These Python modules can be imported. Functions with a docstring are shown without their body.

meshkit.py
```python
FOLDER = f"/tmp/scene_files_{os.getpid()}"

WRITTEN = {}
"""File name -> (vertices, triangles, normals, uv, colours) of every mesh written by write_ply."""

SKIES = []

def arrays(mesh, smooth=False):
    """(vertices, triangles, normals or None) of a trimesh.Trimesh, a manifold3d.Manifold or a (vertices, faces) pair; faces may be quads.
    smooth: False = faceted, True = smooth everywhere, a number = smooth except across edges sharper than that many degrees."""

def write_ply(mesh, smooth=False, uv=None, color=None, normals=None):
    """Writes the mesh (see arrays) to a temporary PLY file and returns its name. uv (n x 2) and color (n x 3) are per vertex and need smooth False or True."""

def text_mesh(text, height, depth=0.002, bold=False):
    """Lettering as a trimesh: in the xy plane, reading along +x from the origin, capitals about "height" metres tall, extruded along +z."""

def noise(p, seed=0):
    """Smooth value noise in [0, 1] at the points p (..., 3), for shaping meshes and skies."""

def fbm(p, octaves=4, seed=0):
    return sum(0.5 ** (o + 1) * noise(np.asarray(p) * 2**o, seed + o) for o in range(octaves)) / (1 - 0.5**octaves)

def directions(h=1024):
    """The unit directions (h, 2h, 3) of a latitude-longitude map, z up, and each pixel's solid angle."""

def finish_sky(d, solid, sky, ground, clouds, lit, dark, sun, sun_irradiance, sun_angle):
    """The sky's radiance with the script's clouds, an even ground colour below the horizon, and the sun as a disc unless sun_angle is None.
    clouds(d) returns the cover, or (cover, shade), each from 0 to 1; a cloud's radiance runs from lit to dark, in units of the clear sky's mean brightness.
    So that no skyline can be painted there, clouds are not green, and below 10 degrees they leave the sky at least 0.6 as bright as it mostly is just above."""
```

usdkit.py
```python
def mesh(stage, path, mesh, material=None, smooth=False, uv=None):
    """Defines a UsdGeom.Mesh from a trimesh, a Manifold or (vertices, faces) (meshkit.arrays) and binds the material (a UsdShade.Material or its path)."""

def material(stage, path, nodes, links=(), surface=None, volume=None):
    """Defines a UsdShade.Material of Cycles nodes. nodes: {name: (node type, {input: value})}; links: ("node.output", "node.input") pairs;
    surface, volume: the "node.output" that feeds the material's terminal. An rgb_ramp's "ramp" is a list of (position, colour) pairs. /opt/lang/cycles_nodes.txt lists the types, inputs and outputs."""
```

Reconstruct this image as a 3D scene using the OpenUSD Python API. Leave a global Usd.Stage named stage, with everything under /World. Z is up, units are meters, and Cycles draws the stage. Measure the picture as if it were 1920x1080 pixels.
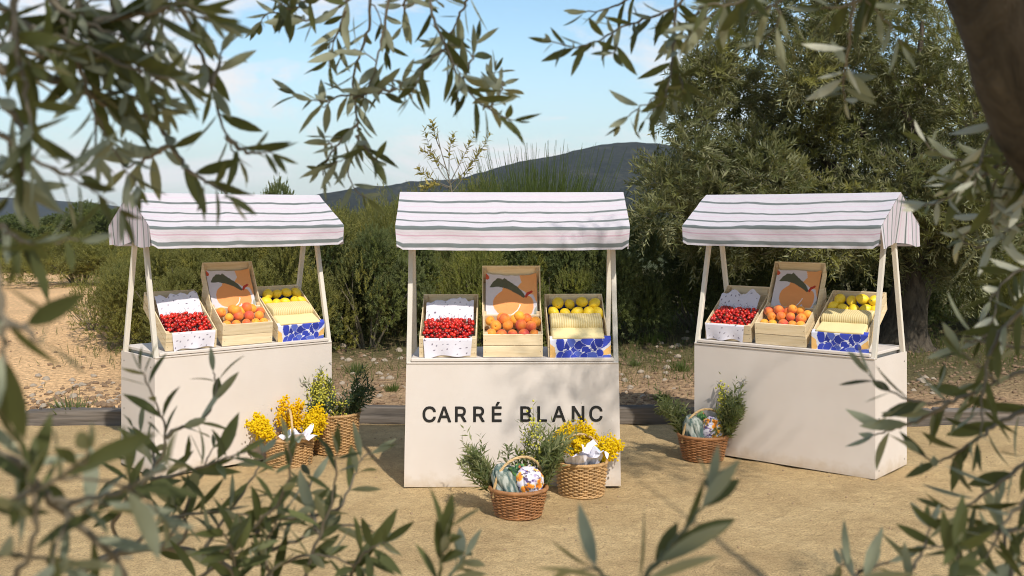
import math
import numpy as np
import trimesh
import usdkit
import meshkit
from pxr import Gf, Sdf, Usd, UsdGeom, UsdLux, UsdShade, Vt

stage = Usd.Stage.CreateInMemory()
UsdGeom.SetStageUpAxis(stage, UsdGeom.Tokens.z)
UsdGeom.SetStageMetersPerUnit(stage, 1.0)
UsdGeom.Xform.Define(stage, '/World')
UsdGeom.Scope.Define(stage, '/World/Looks')
PI = math.pi

# ------------------------------------------------------------------ camera, sky, sun
F, HY, HC = 2000.0, 404.0, 1.665          # focal length in photo pixels, horizon row, eye height
cam = UsdGeom.Camera.Define(stage, '/World/camera')
cam.CreateHorizontalApertureAttr(36.0)
cam.CreateVerticalApertureAttr(20.25)
cam.CreateFocalLengthAttr(36.0 * F / 1920.0)
cam.CreateVerticalApertureOffsetAttr(-36.0 * (540 - HY) / 1920.0)
cam.CreateClippingRangeAttr(Gf.Vec2f(0.05, 20000))
cam.CreateFStopAttr(7.0)
cam.CreateFocusDistanceAttr(6.7)
cam.CreateExposureAttr(0.48)
cx = UsdGeom.Xformable(cam)
cx.AddTranslateOp().Set(Gf.Vec3d(0, 0, HC))
cx.AddRotateXYZOp().Set(Gf.Vec3f(90, 0, 0))

SUN_AZ, SUN_EL = math.radians(22), math.radians(47)     # azimuth to the right of straight behind the camera
SUN = np.array([math.sin(SUN_AZ) * math.cos(SUN_EL), -math.cos(SUN_AZ) * math.cos(SUN_EL), math.sin(SUN_EL)])
sky_mat = usdkit.material(stage, '/World/Looks/sky_air', {
    'sky': ('sky_texture', {'sky_type': 'single_scattering', 'sun_disc': False, 'sun_elevation': SUN_EL,
                            'sun_rotation': math.atan2(SUN[0], SUN[1]), 'air_density': 1.0, 'aerosol_density': 0.6, 'ozone_density': 1.3}),
    'tint': ('mix', {'mix_type': 'multiply', 'fac': 1.0, 'color2': (0.86, 0.95, 0.92)}),
    'tc': ('texture_coordinate', {}),
    'sep': ('separate_xyz', {}),
    'low': ('map_range', {'range_type': 'smoothstep', 'from_min': -0.02, 'from_max': 0.20, 'to_min': 0.80, 'to_max': 0.0, 'clamp': True}),
    'pale': ('mix', {'color2': (3.3, 3.6, 3.85)}),
    'map': ('mapping', {'scale': (1.0, 1.0, 2.6), 'location': (0.62, 0.1, 0.15)}),
    'n': ('noise_texture', {'scale': 4.2, 'detail': 9.0, 'roughness': 0.62, 'distortion': 0.4}),
    'r': ('rgb_ramp', {'ramp': [(0.0, (0, 0, 0)), (0.51, (0, 0, 0)), (0.64, (0.85, 0.85, 0.85)), (1.0, (1, 1, 1))]}),
    'mix': ('mix', {'color2': (5.6, 5.35, 5.3)}),
    'bg': ('background_shader', {'strength': 0.125})},
    [('tc.generated', 'map.vector'), ('map.vector', 'n.vector'), ('n.fac', 'r.fac'), ('r.color', 'mix.fac'),
     ('sky.color', 'tint.color1'), ('tc.generated', 'sep.vector'), ('sep.z', 'low.value'), ('tint.color', 'pale.color1'), ('low.result', 'pale.fac'),
     ('pale.color', 'mix.color1'), ('mix.color', 'bg.color')], surface='bg.background')
dome = UsdLux.DomeLight.Define(stage, '/World/sky')
dome.CreateIntensityAttr(1.0)
UsdShade.MaterialBindingAPI.Apply(dome.GetPrim()).Bind(sky_mat)
dome.GetPrim().SetCustomDataByKey('kind', 'structure')
sun = UsdLux.DistantLight.Define(stage, '/World/sun')
sun.CreateIntensityAttr(0.86)
sun.CreateNormalizeAttr(True)
sun.CreateAngleAttr(0.9)
sun.CreateColorAttr(Gf.Vec3f(1.0, 0.94, 0.86))
_z = Gf.Vec3d(*SUN)
_q = Gf.Rotation(Gf.Vec3d(0, 0, 1), _z)
UsdGeom.Xformable(sun).AddOrientOp().Set(Gf.Quatf(_q.GetQuat()))

# ------------------------------------------------------------------ helpers
_used = {}


def numbered(parent, name):
    k = _used.get((parent, name), 0)
    _used[(parent, name)] = k + 1
    return f'{parent}/{name}' if k == 0 else f'{parent}/{name}_{k:03d}'


def tag(p, label=None, cat=None, group=None, kind=None):
    p = p.GetPrim() if hasattr(p, 'GetPrim') else p
    for k, v in (('label', label), ('category', cat), ('group', group), ('kind', kind)):
        if v:
            p.SetCustomDataByKey(k, v)
    return p


def thing(name, label, cat, loc=(0, 0, 0), rotz=0.0, group=None, rot=None, scale=None):
    x = UsdGeom.Xform.Define(stage, numbered('/World', name))
    x.AddTranslateOp().Set(Gf.Vec3d(*map(float, loc)))
    if rot is not None:
        x.AddRotateXYZOp().Set(Gf.Vec3f(*map(float, rot)))
    elif rotz:
        x.AddRotateZOp().Set(math.degrees(rotz))
    if scale is not None:
        x.AddScaleOp().Set(Gf.Vec3f(*map(float, np.broadcast_to(scale, 3))))
    return tag(x, label, cat, group)


def copy_of(root, label, loc, rot=(0, 0, 0), scale=1.0, group=None):
    base = root.GetName()
    x = UsdGeom.Xform.Define(stage, numbered('/World', base))
    p = x.GetPrim()
    p.GetReferences().AddInternalReference(root.GetPath())
    x.ClearXformOpOrder()
    for n in list(p.GetPropertyNames()):
        pass
    x.AddTranslateOp(opSuffix='at').Set(Gf.Vec3d(*map(float, loc)))
    x.AddRotateXYZOp(opSuffix='at').Set(Gf.Vec3f(*map(float, rot)))
    x.AddScaleOp(opSuffix='at').Set(Gf.Vec3f(*map(float, np.broadcast_to(scale, 3))))
    p.SetInstanceable(True)
    was = root.GetCustomData()
    return tag(p, label, was.get('category'), group or was.get('group'))


def part(name, mesh, mat, parent, smooth=False, uv=None, label=None, kind=None):
    path = numbered(str(parent.GetPath()), name)
    m = usdkit.mesh(stage, path, mesh, mat, smooth=smooth, uv=uv)
    return tag(m, label, None, None, kind)


def solo(name, mesh, mat, label=None, cat=None, group=None, kind=None, smooth=False, uv=None):
    m = usdkit.mesh(stage, numbered('/World', name), mesh, mat, smooth=smooth, uv=uv)
    return tag(m, label, cat, group, kind)


def colored(prim, col, name='col'):
    pv = UsdGeom.PrimvarsAPI(prim).CreatePrimvar(name, Sdf.ValueTypeNames.Color3fArray, 'vertex')
    pv.Set(Vt.Vec3fArray.FromNumpy(np.asarray(col, np.float32)))


def T(loc=(0, 0, 0), rx=0, ry=0, rz=0, s=1.0):
    m = trimesh.transformations.euler_matrix(rx, ry, rz, 'sxyz')
    m[:3, :3] *= s
    m[:3, 3] = loc
    return m


def box(x0, x1, y0, y1, z0, z1, ch=0.0):
    """box, with chamfered edges when ch > 0"""
    if ch <= 0:
        b = trimesh.creation.box([x1 - x0, y1 - y0, z1 - z0])
    else:
        h = np.array([x1 - x0, y1 - y0, z1 - z0]) / 2
        p = []
        for sx in (-1, 1):
            for sy in (-1, 1):
                for sz in (-1, 1):
                    s = np.array([sx, sy, sz])
                    for k in range(3):
                        q = h - ch
                        q[k] = h[k]
                        p.append(s * q)
        b = trimesh.convex.convex_hull(np.array(p))
    b.apply_translation([(x0 + x1) / 2, (y0 + y1) / 2, (z0 + z1) / 2])
    return b


def bar(a, b, w, d, ch=0.002, up=(0, 1, 0)):
    """a square-section bar from a to b"""
    a, b = np.asarray(a, float), np.asarray(b, float)
    L = np.linalg.norm(b - a)
    z = (b - a) / L
    x = np.cross(up, z)
    x /= np.linalg.norm(x)
    y = np.cross(z, x)
    m = box(-w / 2, w / 2, -d / 2, d / 2, 0, L, ch)
    M = np.eye(4)
    M[:3, 0], M[:3, 1], M[:3, 2], M[:3, 3] = x, y, z, a
    m.apply_transform(M)
    return m


def spline(pts, n):
    from scipy.interpolate import CubicSpline
    pts = np.asarray(pts, float)
    if len(pts) == 2:
        return pts[0] + (pts[1] - pts[0]) * np.linspace(0, 1, n)[:, None]
    t = np.r_[0, np.cumsum(np.linalg.norm(np.diff(pts, axis=0), axis=1) ** 0.7)]
    return CubicSpline(t, pts)(np.linspace(0, t[-1], n))


def tube(p, r, sides=6, closed=False, cap=True):
    p = np.asarray(p, float)
    n = len(p)
    r = np.broadcast_to(np.asarray(r, float), (n,))
    tan = np.gradient(p, axis=0) if not closed else np.roll(p, -1, 0) - np.roll(p, 1, 0)
    tan /= np.maximum(np.linalg.norm(tan, axis=1, keepdims=True), 1e-12)
    u = np.cross(tan[0], [0, 0, 1.0])
    if np.linalg.norm(u) < 0.1:
        u = np.cross(tan[0], [1.0, 0, 0])
    u /= np.linalg.norm(u)
    rings = []
    a = np.linspace(0, 2 * PI, sides, endpoint=False)
    for i in range(n):
        u = u - tan[i] * (u @ tan[i])
        u /= max(np.linalg.norm(u), 1e-12)
        w = np.cross(tan[i], u)
        rings.append(p[i] + r[i] * (np.cos(a)[:, None] * u + np.sin(a)[:, None] * w))
    v = np.vstack(rings)
    f = []
    m = n if closed else n - 1
    for i in range(m):
        j = (i + 1) % n
        for k in range(sides):
            l = (k + 1) % sides
            f += [[i * sides + k, i * sides + l, j * sides + l], [i * sides + k, j * sides + l, j * sides + k]]
    if cap and not closed:
        v = np.vstack([v, p[0], p[-1]])
        for k in range(sides):
            l = (k + 1) % sides
            f += [[n * sides, l, k], [n * sides + 1, (n - 1) * sides + k, (n - 1) * sides + l]]
    return trimesh.Trimesh(v, np.array(f), process=False)


def cat_meshes(ms):
    vs, fs, n = [], [], 0
    for m in ms:
        v, f = (m.vertices, m.faces) if hasattr(m, 'vertices') else m
        vs.append(np.asarray(v))
        fs.append(np.asarray(f) + n)
        n += len(v)
    return trimesh.Trimesh(np.vstack(vs), np.vstack(fs), process=False)


def bake(v, f, M):
    """copies of a small mesh under the 4x4 matrices M (n,4,4)"""
    v, f, M = np.asarray(v, float), np.asarray(f), np.asarray(M)
    V = np.einsum('nij,vj->nvi', M[:, :3, :3], v) + M[:, None, :3, 3]
    Fc = f[None] + (np.arange(len(M)) * len(v))[:, None, None]
    return V.reshape(-1, 3), Fc.reshape(-1, 3)


def frames(d, nrm, loc, s):
    """matrices whose x axis is d, z axis close to nrm"""
    d = d / np.linalg.norm(d, axis=1, keepdims=True)
    y = np.cross(nrm, d)
    y /= np.maximum(np.linalg.norm(y, axis=1, keepdims=True), 1e-9)
    z = np.cross(d, y)
    s = np.broadcast_to(np.asarray(s, float).reshape(-1, 1), (len(d), 1)) if np.ndim(s) else s
    M = np.zeros((len(d), 4, 4))
    M[:, :3, 0], M[:, :3, 1], M[:, :3, 2], M[:, :3, 3], M[:, 3, 3] = d * s, y * s, z * s, loc, 1
    return M


def grid(nu, nv):
    """faces of a (nu+1) x (nv+1) vertex grid, u the slow index"""
    i = np.arange(nu)[:, None] * (nv + 1) + np.arange(nv)[None]
    a, b, c, d = i, i + nv + 1, i + nv + 2, i + 1
    return np.concatenate([np.stack([a, b, c], -1).reshape(-1, 3), np.stack([a, c, d], -1).reshape(-1, 3)])


def at(px, py, depth):
    """the point of the place seen at a pixel of the photograph at that distance"""
    return np.array([(px - 960) / F * depth, depth, HC - (py - HY) / F * depth])


# ------------------------------------------------------------------ materials
def mat(name, nodes, links, surface='p.BSDF', volume=None):
    return usdkit.material(stage, '/World/Looks/' + name, nodes, links, surface=surface, volume=volume)


def plain(name, color, rough=0.6, var=0.12, scale=6.0, bump=0.0, bscale=60.0, spec=0.4, extra=None, obj=True):
    c = np.array(color, float)
    nodes = {'tc': ('texture_coordinate', {}),
             'n': ('noise_texture', {'scale': scale, 'detail': 4.0}),
             'r': ('rgb_ramp', {'ramp': [(0.25, tuple(c * (1 - var))), (0.75, tuple(c * (1 + var)))]}),
             'p': ('principled_bsdf', {'roughness': rough, 'specular_ior_level': spec, **(extra or {})})}
    src = 'tc.object'
    links = [(src, 'n.vector'), ('n.fac', 'r.fac'), ('r.color', 'p.base_color')]
    if bump:
        nodes['bn'] = ('noise_texture', {'scale': bscale, 'detail': 5.0})
        nodes['b'] = ('bump', {'strength': bump, 'distance': 0.004})
        links += [(src, 'bn.vector'), ('bn.fac', 'b.height'), ('b.normal', 'p.normal')]
    return mat(name, nodes, links)


def printed(name, rough=0.85, weave=900.0, strength=0.25, trans=0.0):
    return mat(name, {'a': ('attribute', {'attribute': 'col'}), 'tc': ('texture_coordinate', {}),
                      'bn': ('noise_texture', {'scale': weave, 'detail': 2.0}),
                      'b': ('bump', {'strength': strength, 'distance': 0.001}),
                      'p': ('principled_bsdf', {'roughness': rough, 'specular_ior_level': 0.15})},
               [('a.color', 'p.base_color'), ('tc.object', 'bn.vector'), ('bn.fac', 'b.height'), ('b.normal', 'p.normal')])


def leafmat(name, top_a, top_b, under, rough=0.45, trans=0.25, tcol=None, per='g.random_per_island', clump=0.0):
    tcol = tcol or tuple(np.array(top_b) * np.array([1.6, 1.7, 0.8]))
    return mat(name, {'g': ('geometry', {}), **({'oi': ('object_info', {})} if per[0] == 'o' else {}),
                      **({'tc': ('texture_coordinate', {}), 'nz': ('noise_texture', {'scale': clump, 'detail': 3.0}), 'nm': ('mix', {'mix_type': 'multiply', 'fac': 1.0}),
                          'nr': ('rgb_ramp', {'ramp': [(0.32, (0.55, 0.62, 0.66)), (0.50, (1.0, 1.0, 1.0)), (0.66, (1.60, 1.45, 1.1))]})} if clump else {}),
                      'r': ('rgb_ramp', {'ramp': [(0.0, top_a), (0.6, top_b), (1.0, tuple(np.array(top_b) * 1.35))]}),
                      'm': ('mix', {'color2': under}),
                      'p': ('principled_bsdf', {'roughness': rough, 'specular_ior_level': 0.3}),
                      't': ('translucent_bsdf', {'color': tcol}),
                      'x': ('mix_closure', {'fac': trans})},
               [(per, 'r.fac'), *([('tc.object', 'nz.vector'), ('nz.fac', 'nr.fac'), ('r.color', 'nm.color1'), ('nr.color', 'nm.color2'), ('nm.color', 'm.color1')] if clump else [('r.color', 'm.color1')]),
                ('g.backfacing', 'm.fac'), ('m.color', 'p.base_color'), ('p.BSDF', 'x.closure1'), ('t.BSDF', 'x.closure2')], surface='x.closure')


def woodmat(name, a, b, scale=(3, 40, 40), rough=0.65, bump=0.25):
    return mat(name, {'tc': ('texture_coordinate', {}), 'oi': ('object_info', {}),
                      'add': ('vector_math', {'math_type': 'add'}),
                      'map': ('mapping', {'scale': scale}),
                      'n': ('noise_texture', {'scale': 1.0, 'detail': 5.0, 'roughness': 0.6, 'distortion': 0.6}),
                      'r': ('rgb_ramp', {'ramp': [(0.3, a), (0.7, b)]}),
                      'hs': ('hsv', {'saturation': 1.0}),
                      'mr': ('map_range', {'from_min': 0.0, 'from_max': 1.0, 'to_min': 0.82, 'to_max': 1.12}),
                      'b': ('bump', {'strength': bump, 'distance': 0.002}),
                      'p': ('principled_bsdf', {'roughness': rough, 'specular_ior_level': 0.3})},
               [('tc.object', 'map.vector'), ('map.vector', 'add.vector1'), ('oi.location', 'add.vector2'), ('add.vector', 'n.vector'),
                ('n.fac', 'r.fac'), ('r.color', 'hs.color'), ('oi.random', 'mr.value'), ('mr.result', 'hs.value'),
                ('hs.color', 'p.base_color'), ('n.fac', 'b.height'), ('b.normal', 'p.normal')])


M = {}
M['cream'] = mat('cream_paint', {
    'tc': ('texture_coordinate', {}),
    'n': ('noise_texture', {'scale': 3.0, 'detail': 6.0, 'roughness': 0.6}),
    'map': ('mapping', {'scale': (4, 4, 90)}),
    'n2': ('noise_texture', {'scale': 1.5, 'detail': 4.0}),
    'r': ('rgb_ramp', {'ramp': [(0.3, (0.580, 0.512, 0.452)), (0.7, (0.620, 0.557, 0.500))]}),
    'sep': ('separate_xyz', {}), 'n3': ('noise_texture', {'scale': 11.0, 'detail': 6.0, 'roughness': 0.7}),
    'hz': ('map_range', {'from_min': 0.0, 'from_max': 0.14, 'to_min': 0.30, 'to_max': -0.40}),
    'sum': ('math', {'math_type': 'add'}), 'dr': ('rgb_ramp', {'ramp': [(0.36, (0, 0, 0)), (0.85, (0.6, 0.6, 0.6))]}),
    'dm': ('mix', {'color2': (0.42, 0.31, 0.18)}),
    'b': ('bump', {'strength': 0.14, 'distance': 0.002}),
    'p': ('principled_bsdf', {'roughness': 0.55, 'specular_ior_level': 0.3})},
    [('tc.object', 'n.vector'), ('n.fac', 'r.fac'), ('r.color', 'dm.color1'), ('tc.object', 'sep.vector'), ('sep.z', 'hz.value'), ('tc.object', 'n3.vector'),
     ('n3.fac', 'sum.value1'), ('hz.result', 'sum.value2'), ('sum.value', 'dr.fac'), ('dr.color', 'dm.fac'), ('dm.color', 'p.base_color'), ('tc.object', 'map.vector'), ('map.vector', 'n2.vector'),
     ('n2.fac', 'b.height'), ('b.normal', 'p.normal')])
M['post'] = woodmat('whitewashed_wood', (0.60, 0.545, 0.455), (0.67, 0.615, 0.525), scale=(30, 30, 3), bump=0.15)
M['crate'] = woodmat('poplar_wood', (0.60, 0.455, 0.26), (0.76, 0.62, 0.41), scale=(4, 4, 60))
M['crate_post'] = woodmat('poplar_corner_wood', (0.46, 0.33, 0.18), (0.60, 0.45, 0.27), scale=(50, 50, 4))
M['nail'] = plain('nail_steel', (0.08, 0.07, 0.06), 0.4, spec=0.6)
M['timber'] = woodmat('weathered_timber', (0.055, 0.046, 0.038), (0.20, 0.168, 0.138), scale=(1.6, 30, 30), bump=0.9, rough=0.85)
M['black'] = plain('black_lettering', (0.012, 0.011, 0.010), 0.5, 0.05)
M['print'] = printed('printed_cotton')
M['linen'] = printed('towel_cotton', weave=500, strength=0.4)
M['wicker'] = plain('wicker_brown', (0.30, 0.135, 0.050), 0.5, 0.35, 25.0, 0.3, 160)
M['wicker_light'] = plain('wicker_honey', (0.42, 0.25, 0.105), 0.5, 0.3, 25.0, 0.3, 160)
M['handle'] = plain('willow_handle', (0.50, 0.34, 0.16), 0.5, 0.2, 20.0, 0.2, 120)
M['cherry'] = mat('cherry_skin', {'oi': ('object_info', {}), 'r': ('rgb_ramp', {'ramp': [(0.0, (0.22, 0.004, 0.006)), (0.4, (0.50, 0.012, 0.008)), (1.0, (0.70, 0.030, 0.014))]}),
                                 'p': ('principled_bsdf', {'roughness': 0.18, 'specular_ior_level': 0.55})}, [('oi.random', 'r.fac'), ('r.color', 'p.base_color')])
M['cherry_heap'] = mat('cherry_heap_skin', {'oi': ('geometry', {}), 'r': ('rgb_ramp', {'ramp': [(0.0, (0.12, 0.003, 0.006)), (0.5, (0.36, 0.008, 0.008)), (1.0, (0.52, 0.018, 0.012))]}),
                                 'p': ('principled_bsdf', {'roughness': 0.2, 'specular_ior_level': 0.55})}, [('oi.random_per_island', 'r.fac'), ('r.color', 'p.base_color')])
M['stalk'] = plain('fruit_stalk', (0.10, 0.09, 0.03), 0.6)
M['apricot'] = mat('apricot_skin', {'tc': ('texture_coordinate', {}), 'oi': ('object_info', {}), 'n': ('noise_texture', {'scale': 9.0, 'detail': 3.0}),
                                    'add': ('math', {'math_type': 'multiply_add', 'value2': 0.85, 'value3': -0.42}), 'add2': ('math', {'math_type': 'add'}),
                                    'sep': ('separate_xyz', {}), 'mr': ('map_range', {'from_min': -0.035, 'from_max': 0.035, 'to_min': -0.25, 'to_max': 0.25}),
                                    'add3': ('math', {'math_type': 'add'}),
                                    'r': ('rgb_ramp', {'ramp': [(0.0, (0.80, 0.36, 0.035)), (0.45, (0.78, 0.27, 0.035)), (0.75, (0.70, 0.14, 0.04)), (1.0, (0.50, 0.06, 0.05))]}),
                                    'p': ('principled_bsdf', {'roughness': 0.55, 'specular_ior_level': 0.25, 'sheen_weight': 0.15, 'subsurface_weight': 0.08, 'subsurface_scale': 0.01})},
                     [('tc.object', 'n.vector'), ('oi.random', 'add.value1'), ('n.fac', 'add2.value1'), ('add.value', 'add2.value2'), ('tc.object', 'sep.vector'),
                      ('sep.x', 'mr.value'), ('add2.value', 'add3.value1'), ('mr.result', 'add3.value2'), ('add3.value', 'r.fac'), ('r.color', 'p.base_color')])
M['lemon'] = plain('lemon_peel', (0.80, 0.55, 0.025), 0.42, 0.12, 20.0, 0.35, 260, spec=0.45)
M['olive'] = leafmat('olive_leaf', (0.040, 0.047, 0.014), (0.085, 0.094, 0.032), (0.26, 0.27, 0.18), rough=0.55, trans=0.2, per='oi.random')
M['olive_pale'] = leafmat('olive_leaf_pale', (0.08, 0.085, 0.035), (0.11, 0.115, 0.05), (0.50, 0.49, 0.38), rough=0.55, trans=0.2, per='oi.random')
M['near_crown'] = leafmat('near_olive_leaf', (0.034, 0.037, 0.010), (0.068, 0.070, 0.021), (0.19, 0.19, 0.105), rough=0.6, trans=0.2)
M['olive_bark'] = mat('olive_bark', {'tc': ('texture_coordinate', {}), 'map': ('mapping', {'scale': (9, 9, 3)}),
                                     'n': ('noise_texture', {'scale': 2.0, 'detail': 8.0, 'roughness': 0.7, 'distortion': 0.8}),
                                     'r': ('rgb_ramp', {'ramp': [(0.3, (0.025, 0.02, 0.015)), (0.7, (0.13, 0.105, 0.075))]}),
                                     'b': ('bump', {'strength': 1.0, 'distance': 0.03}), 'p': ('principled_bsdf', {'roughness': 0.9, 'specular_ior_level': 0.15})},
                        [('tc.object', 'map.vector'), ('map.vector', 'n.vector'), ('n.fac', 'r.fac'), ('r.color', 'p.base_color'), ('n.fac', 'b.height'), ('b.normal', 'p.normal')])
M['twig'] = plain('olive_twig', (0.15, 0.125, 0.085), 0.7, 0.3, 40.0)
M['twig_green'] = plain('olive_shoot', (0.15, 0.15, 0.07), 0.7, 0.3, 40.0)
M['crown'] = leafmat('olive_crown_leaf', (0.095, 0.098, 0.030), (0.20, 0.195, 0.068), (0.22, 0.22, 0.11), rough=0.5, trans=0.16, clump=1.3)
M['shrub_a'] = leafmat('shrub_leaf_green', (0.125, 0.122, 0.028), (0.25, 0.232, 0.060), (0.16, 0.155, 0.05), rough=0.6, trans=0.2, clump=2.6)
M['shrub_b'] = leafmat('shrub_leaf_dark', (0.072, 0.088, 0.024), (0.155, 0.165, 0.046), (0.14, 0.155, 0.06), rough=0.6, trans=0.2, clump=2.6)
M['shrub_c'] = leafmat('shrub_leaf_yellow', (0.12, 0.13, 0.022), (0.23, 0.22, 0.042), (0.22, 0.21, 0.07), rough=0.6, trans=0.2, clump=2.6)
M['grass'] = leafmat('grass_blade', (0.075, 0.105, 0.022), (0.17, 0.20, 0.05), (0.12, 0.14, 0.05), rough=0.6)
M['dry_grass'] = leafmat('dry_grass_blade', (0.16, 0.13, 0.06), (0.30, 0.24, 0.12), (0.26, 0.21, 0.10), rough=0.7)
M['gold_leaf'] = leafmat('golden_leaf', (0.22, 0.17, 0.035), (0.36, 0.28, 0.06), (0.36, 0.29, 0.09), rough=0.6)
M['herb'] = leafmat('herb_leaf', (0.075, 0.095, 0.030), (0.18, 0.20, 0.075), (0.28, 0.29, 0.14), rough=0.5)
M['deep_herb'] = leafmat('dark_herb_leaf', (0.025, 0.045, 0.015), (0.06, 0.09, 0.028), (0.10, 0.13, 0.06), rough=0.45)
M['mimosa'] = leafmat('mimosa_blossom', (0.88, 0.66, 0.012), (0.95, 0.78, 0.02), (0.95, 0.76, 0.02), rough=0.9, trans=0.5, tcol=(0.95, 0.80, 0.03))
M['mimosa_pale'] = leafmat('pale_blossom', (0.62, 0.58, 0.09), (0.74, 0.70, 0.16), (0.74, 0.70, 0.16), rough=0.8, trans=0.3, tcol=(0.7, 0.66, 0.12))
M['mimosa_orange'] = leafmat('orange_blossom', (0.92, 0.64, 0.010), (0.95, 0.74, 0.015), (0.95, 0.74, 0.015), rough=0.9, trans=0.5, tcol=(0.95, 0.72, 0.02))
M['stone'] = mat('limestone', {'oi': ('object_info', {}), 'tc': ('texture_coordinate', {}), 'n': ('noise_texture', {'scale': 14.0, 'detail': 5.0}),
                               'r': ('rgb_ramp', {'ramp': [(0.3, (0.24, 0.19, 0.14)), (0.7, (0.40, 0.33, 0.25))]}),
                               'b': ('bump', {'strength': 0.5, 'distance': 0.01}), 'p': ('principled_bsdf', {'roughness': 0.9, 'specular_ior_level': 0.2})},
                   [('tc.object', 'n.vector'), ('n.fac', 'r.fac'), ('r.color', 'p.base_color'), ('n.fac', 'b.height'), ('b.normal', 'p.normal')])
M['rubble'] = mat('rubble_stone', {'g': ('geometry', {}), 'r': ('rgb_ramp', {'ramp': [(0.0, (0.19, 0.125, 0.075)), (0.5, (0.34, 0.235, 0.145)), (1.0, (0.50, 0.39, 0.28))]}),
                                   'p': ('principled_bsdf', {'roughness': 0.9, 'specular_ior_level': 0.2})}, [('g.random_per_island', 'r.fac'), ('r.color', 'p.base_color')])
M['gravel'] = mat('court_gravel', {'g': ('geometry', {}), 'r': ('rgb_ramp', {'ramp': [(0.0, (0.30, 0.21, 0.12)), (0.5, (0.50, 0.37, 0.22)), (1.0, (0.62, 0.50, 0.34))]}),
                                   'p': ('principled_bsdf', {'roughness': 0.9, 'specular_ior_level': 0.2})}, [('g.random_per_island', 'r.fac'), ('r.color', 'p.base_color')])
M['sand'] = mat('decomposed_granite', {
    'g': ('geometry', {}),
    'n1': ('noise_texture', {'scale': 1.5, 'detail': 7.0, 'roughness': 0.65, 'distortion': 0.5}),
    'n2': ('noise_texture', {'scale': 95.0, 'detail': 4.0, 'roughness': 0.75}),
    'n4': ('noise_texture', {'scale': 14.0, 'detail': 7.0, 'roughness': 0.7, 'distortion': 0.6}),
    'v': ('voronoi_texture', {'scale': 120.0}),
    'r1': ('rgb_ramp', {'ramp': [(0.30, (0.43, 0.300, 0.150)), (0.5, (0.52, 0.372, 0.188)), (0.70, (0.60, 0.440, 0.232))]}),
    'r2': ('rgb_ramp', {'ramp': [(0.30, (0.52, 0.50, 0.48)), (0.5, (1, 1, 1)), (0.68, (1.25, 1.25, 1.25))]}),
    'r4': ('rgb_ramp', {'ramp': [(0.3, (0.82, 0.80, 0.78)), (0.7, (1.12, 1.12, 1.12))]}),
    'm': ('mix', {'mix_type': 'multiply', 'fac': 1.0}), 'm2': ('mix', {'mix_type': 'multiply', 'fac': 1.0}),
    'add': ('math', {'math_type': 'add'}), 'add2': ('math', {'math_type': 'multiply_add', 'value2': 3.2}),
    'b': ('bump', {'strength': 0.9, 'distance': 0.009}),
    'p': ('principled_bsdf', {'roughness': 0.95, 'specular_ior_level': 0.1})},
    [('g.position', 'n1.vector'), ('g.position', 'n2.vector'), ('g.position', 'n4.vector'), ('g.position', 'v.vector'), ('n1.fac', 'r1.fac'), ('n2.fac', 'r2.fac'), ('n4.fac', 'r4.fac'),
     ('r1.color', 'm.color1'), ('r2.color', 'm.color2'), ('m.color', 'm2.color1'), ('r4.color', 'm2.color2'), ('m2.color', 'p.base_color'),
     ('n2.fac', 'add.value1'), ('v.distance', 'add.value2'), ('n4.fac', 'add2.value1'), ('add.value', 'add2.value3'), ('add2.value', 'b.height'), ('b.normal', 'p.normal')])
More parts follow.
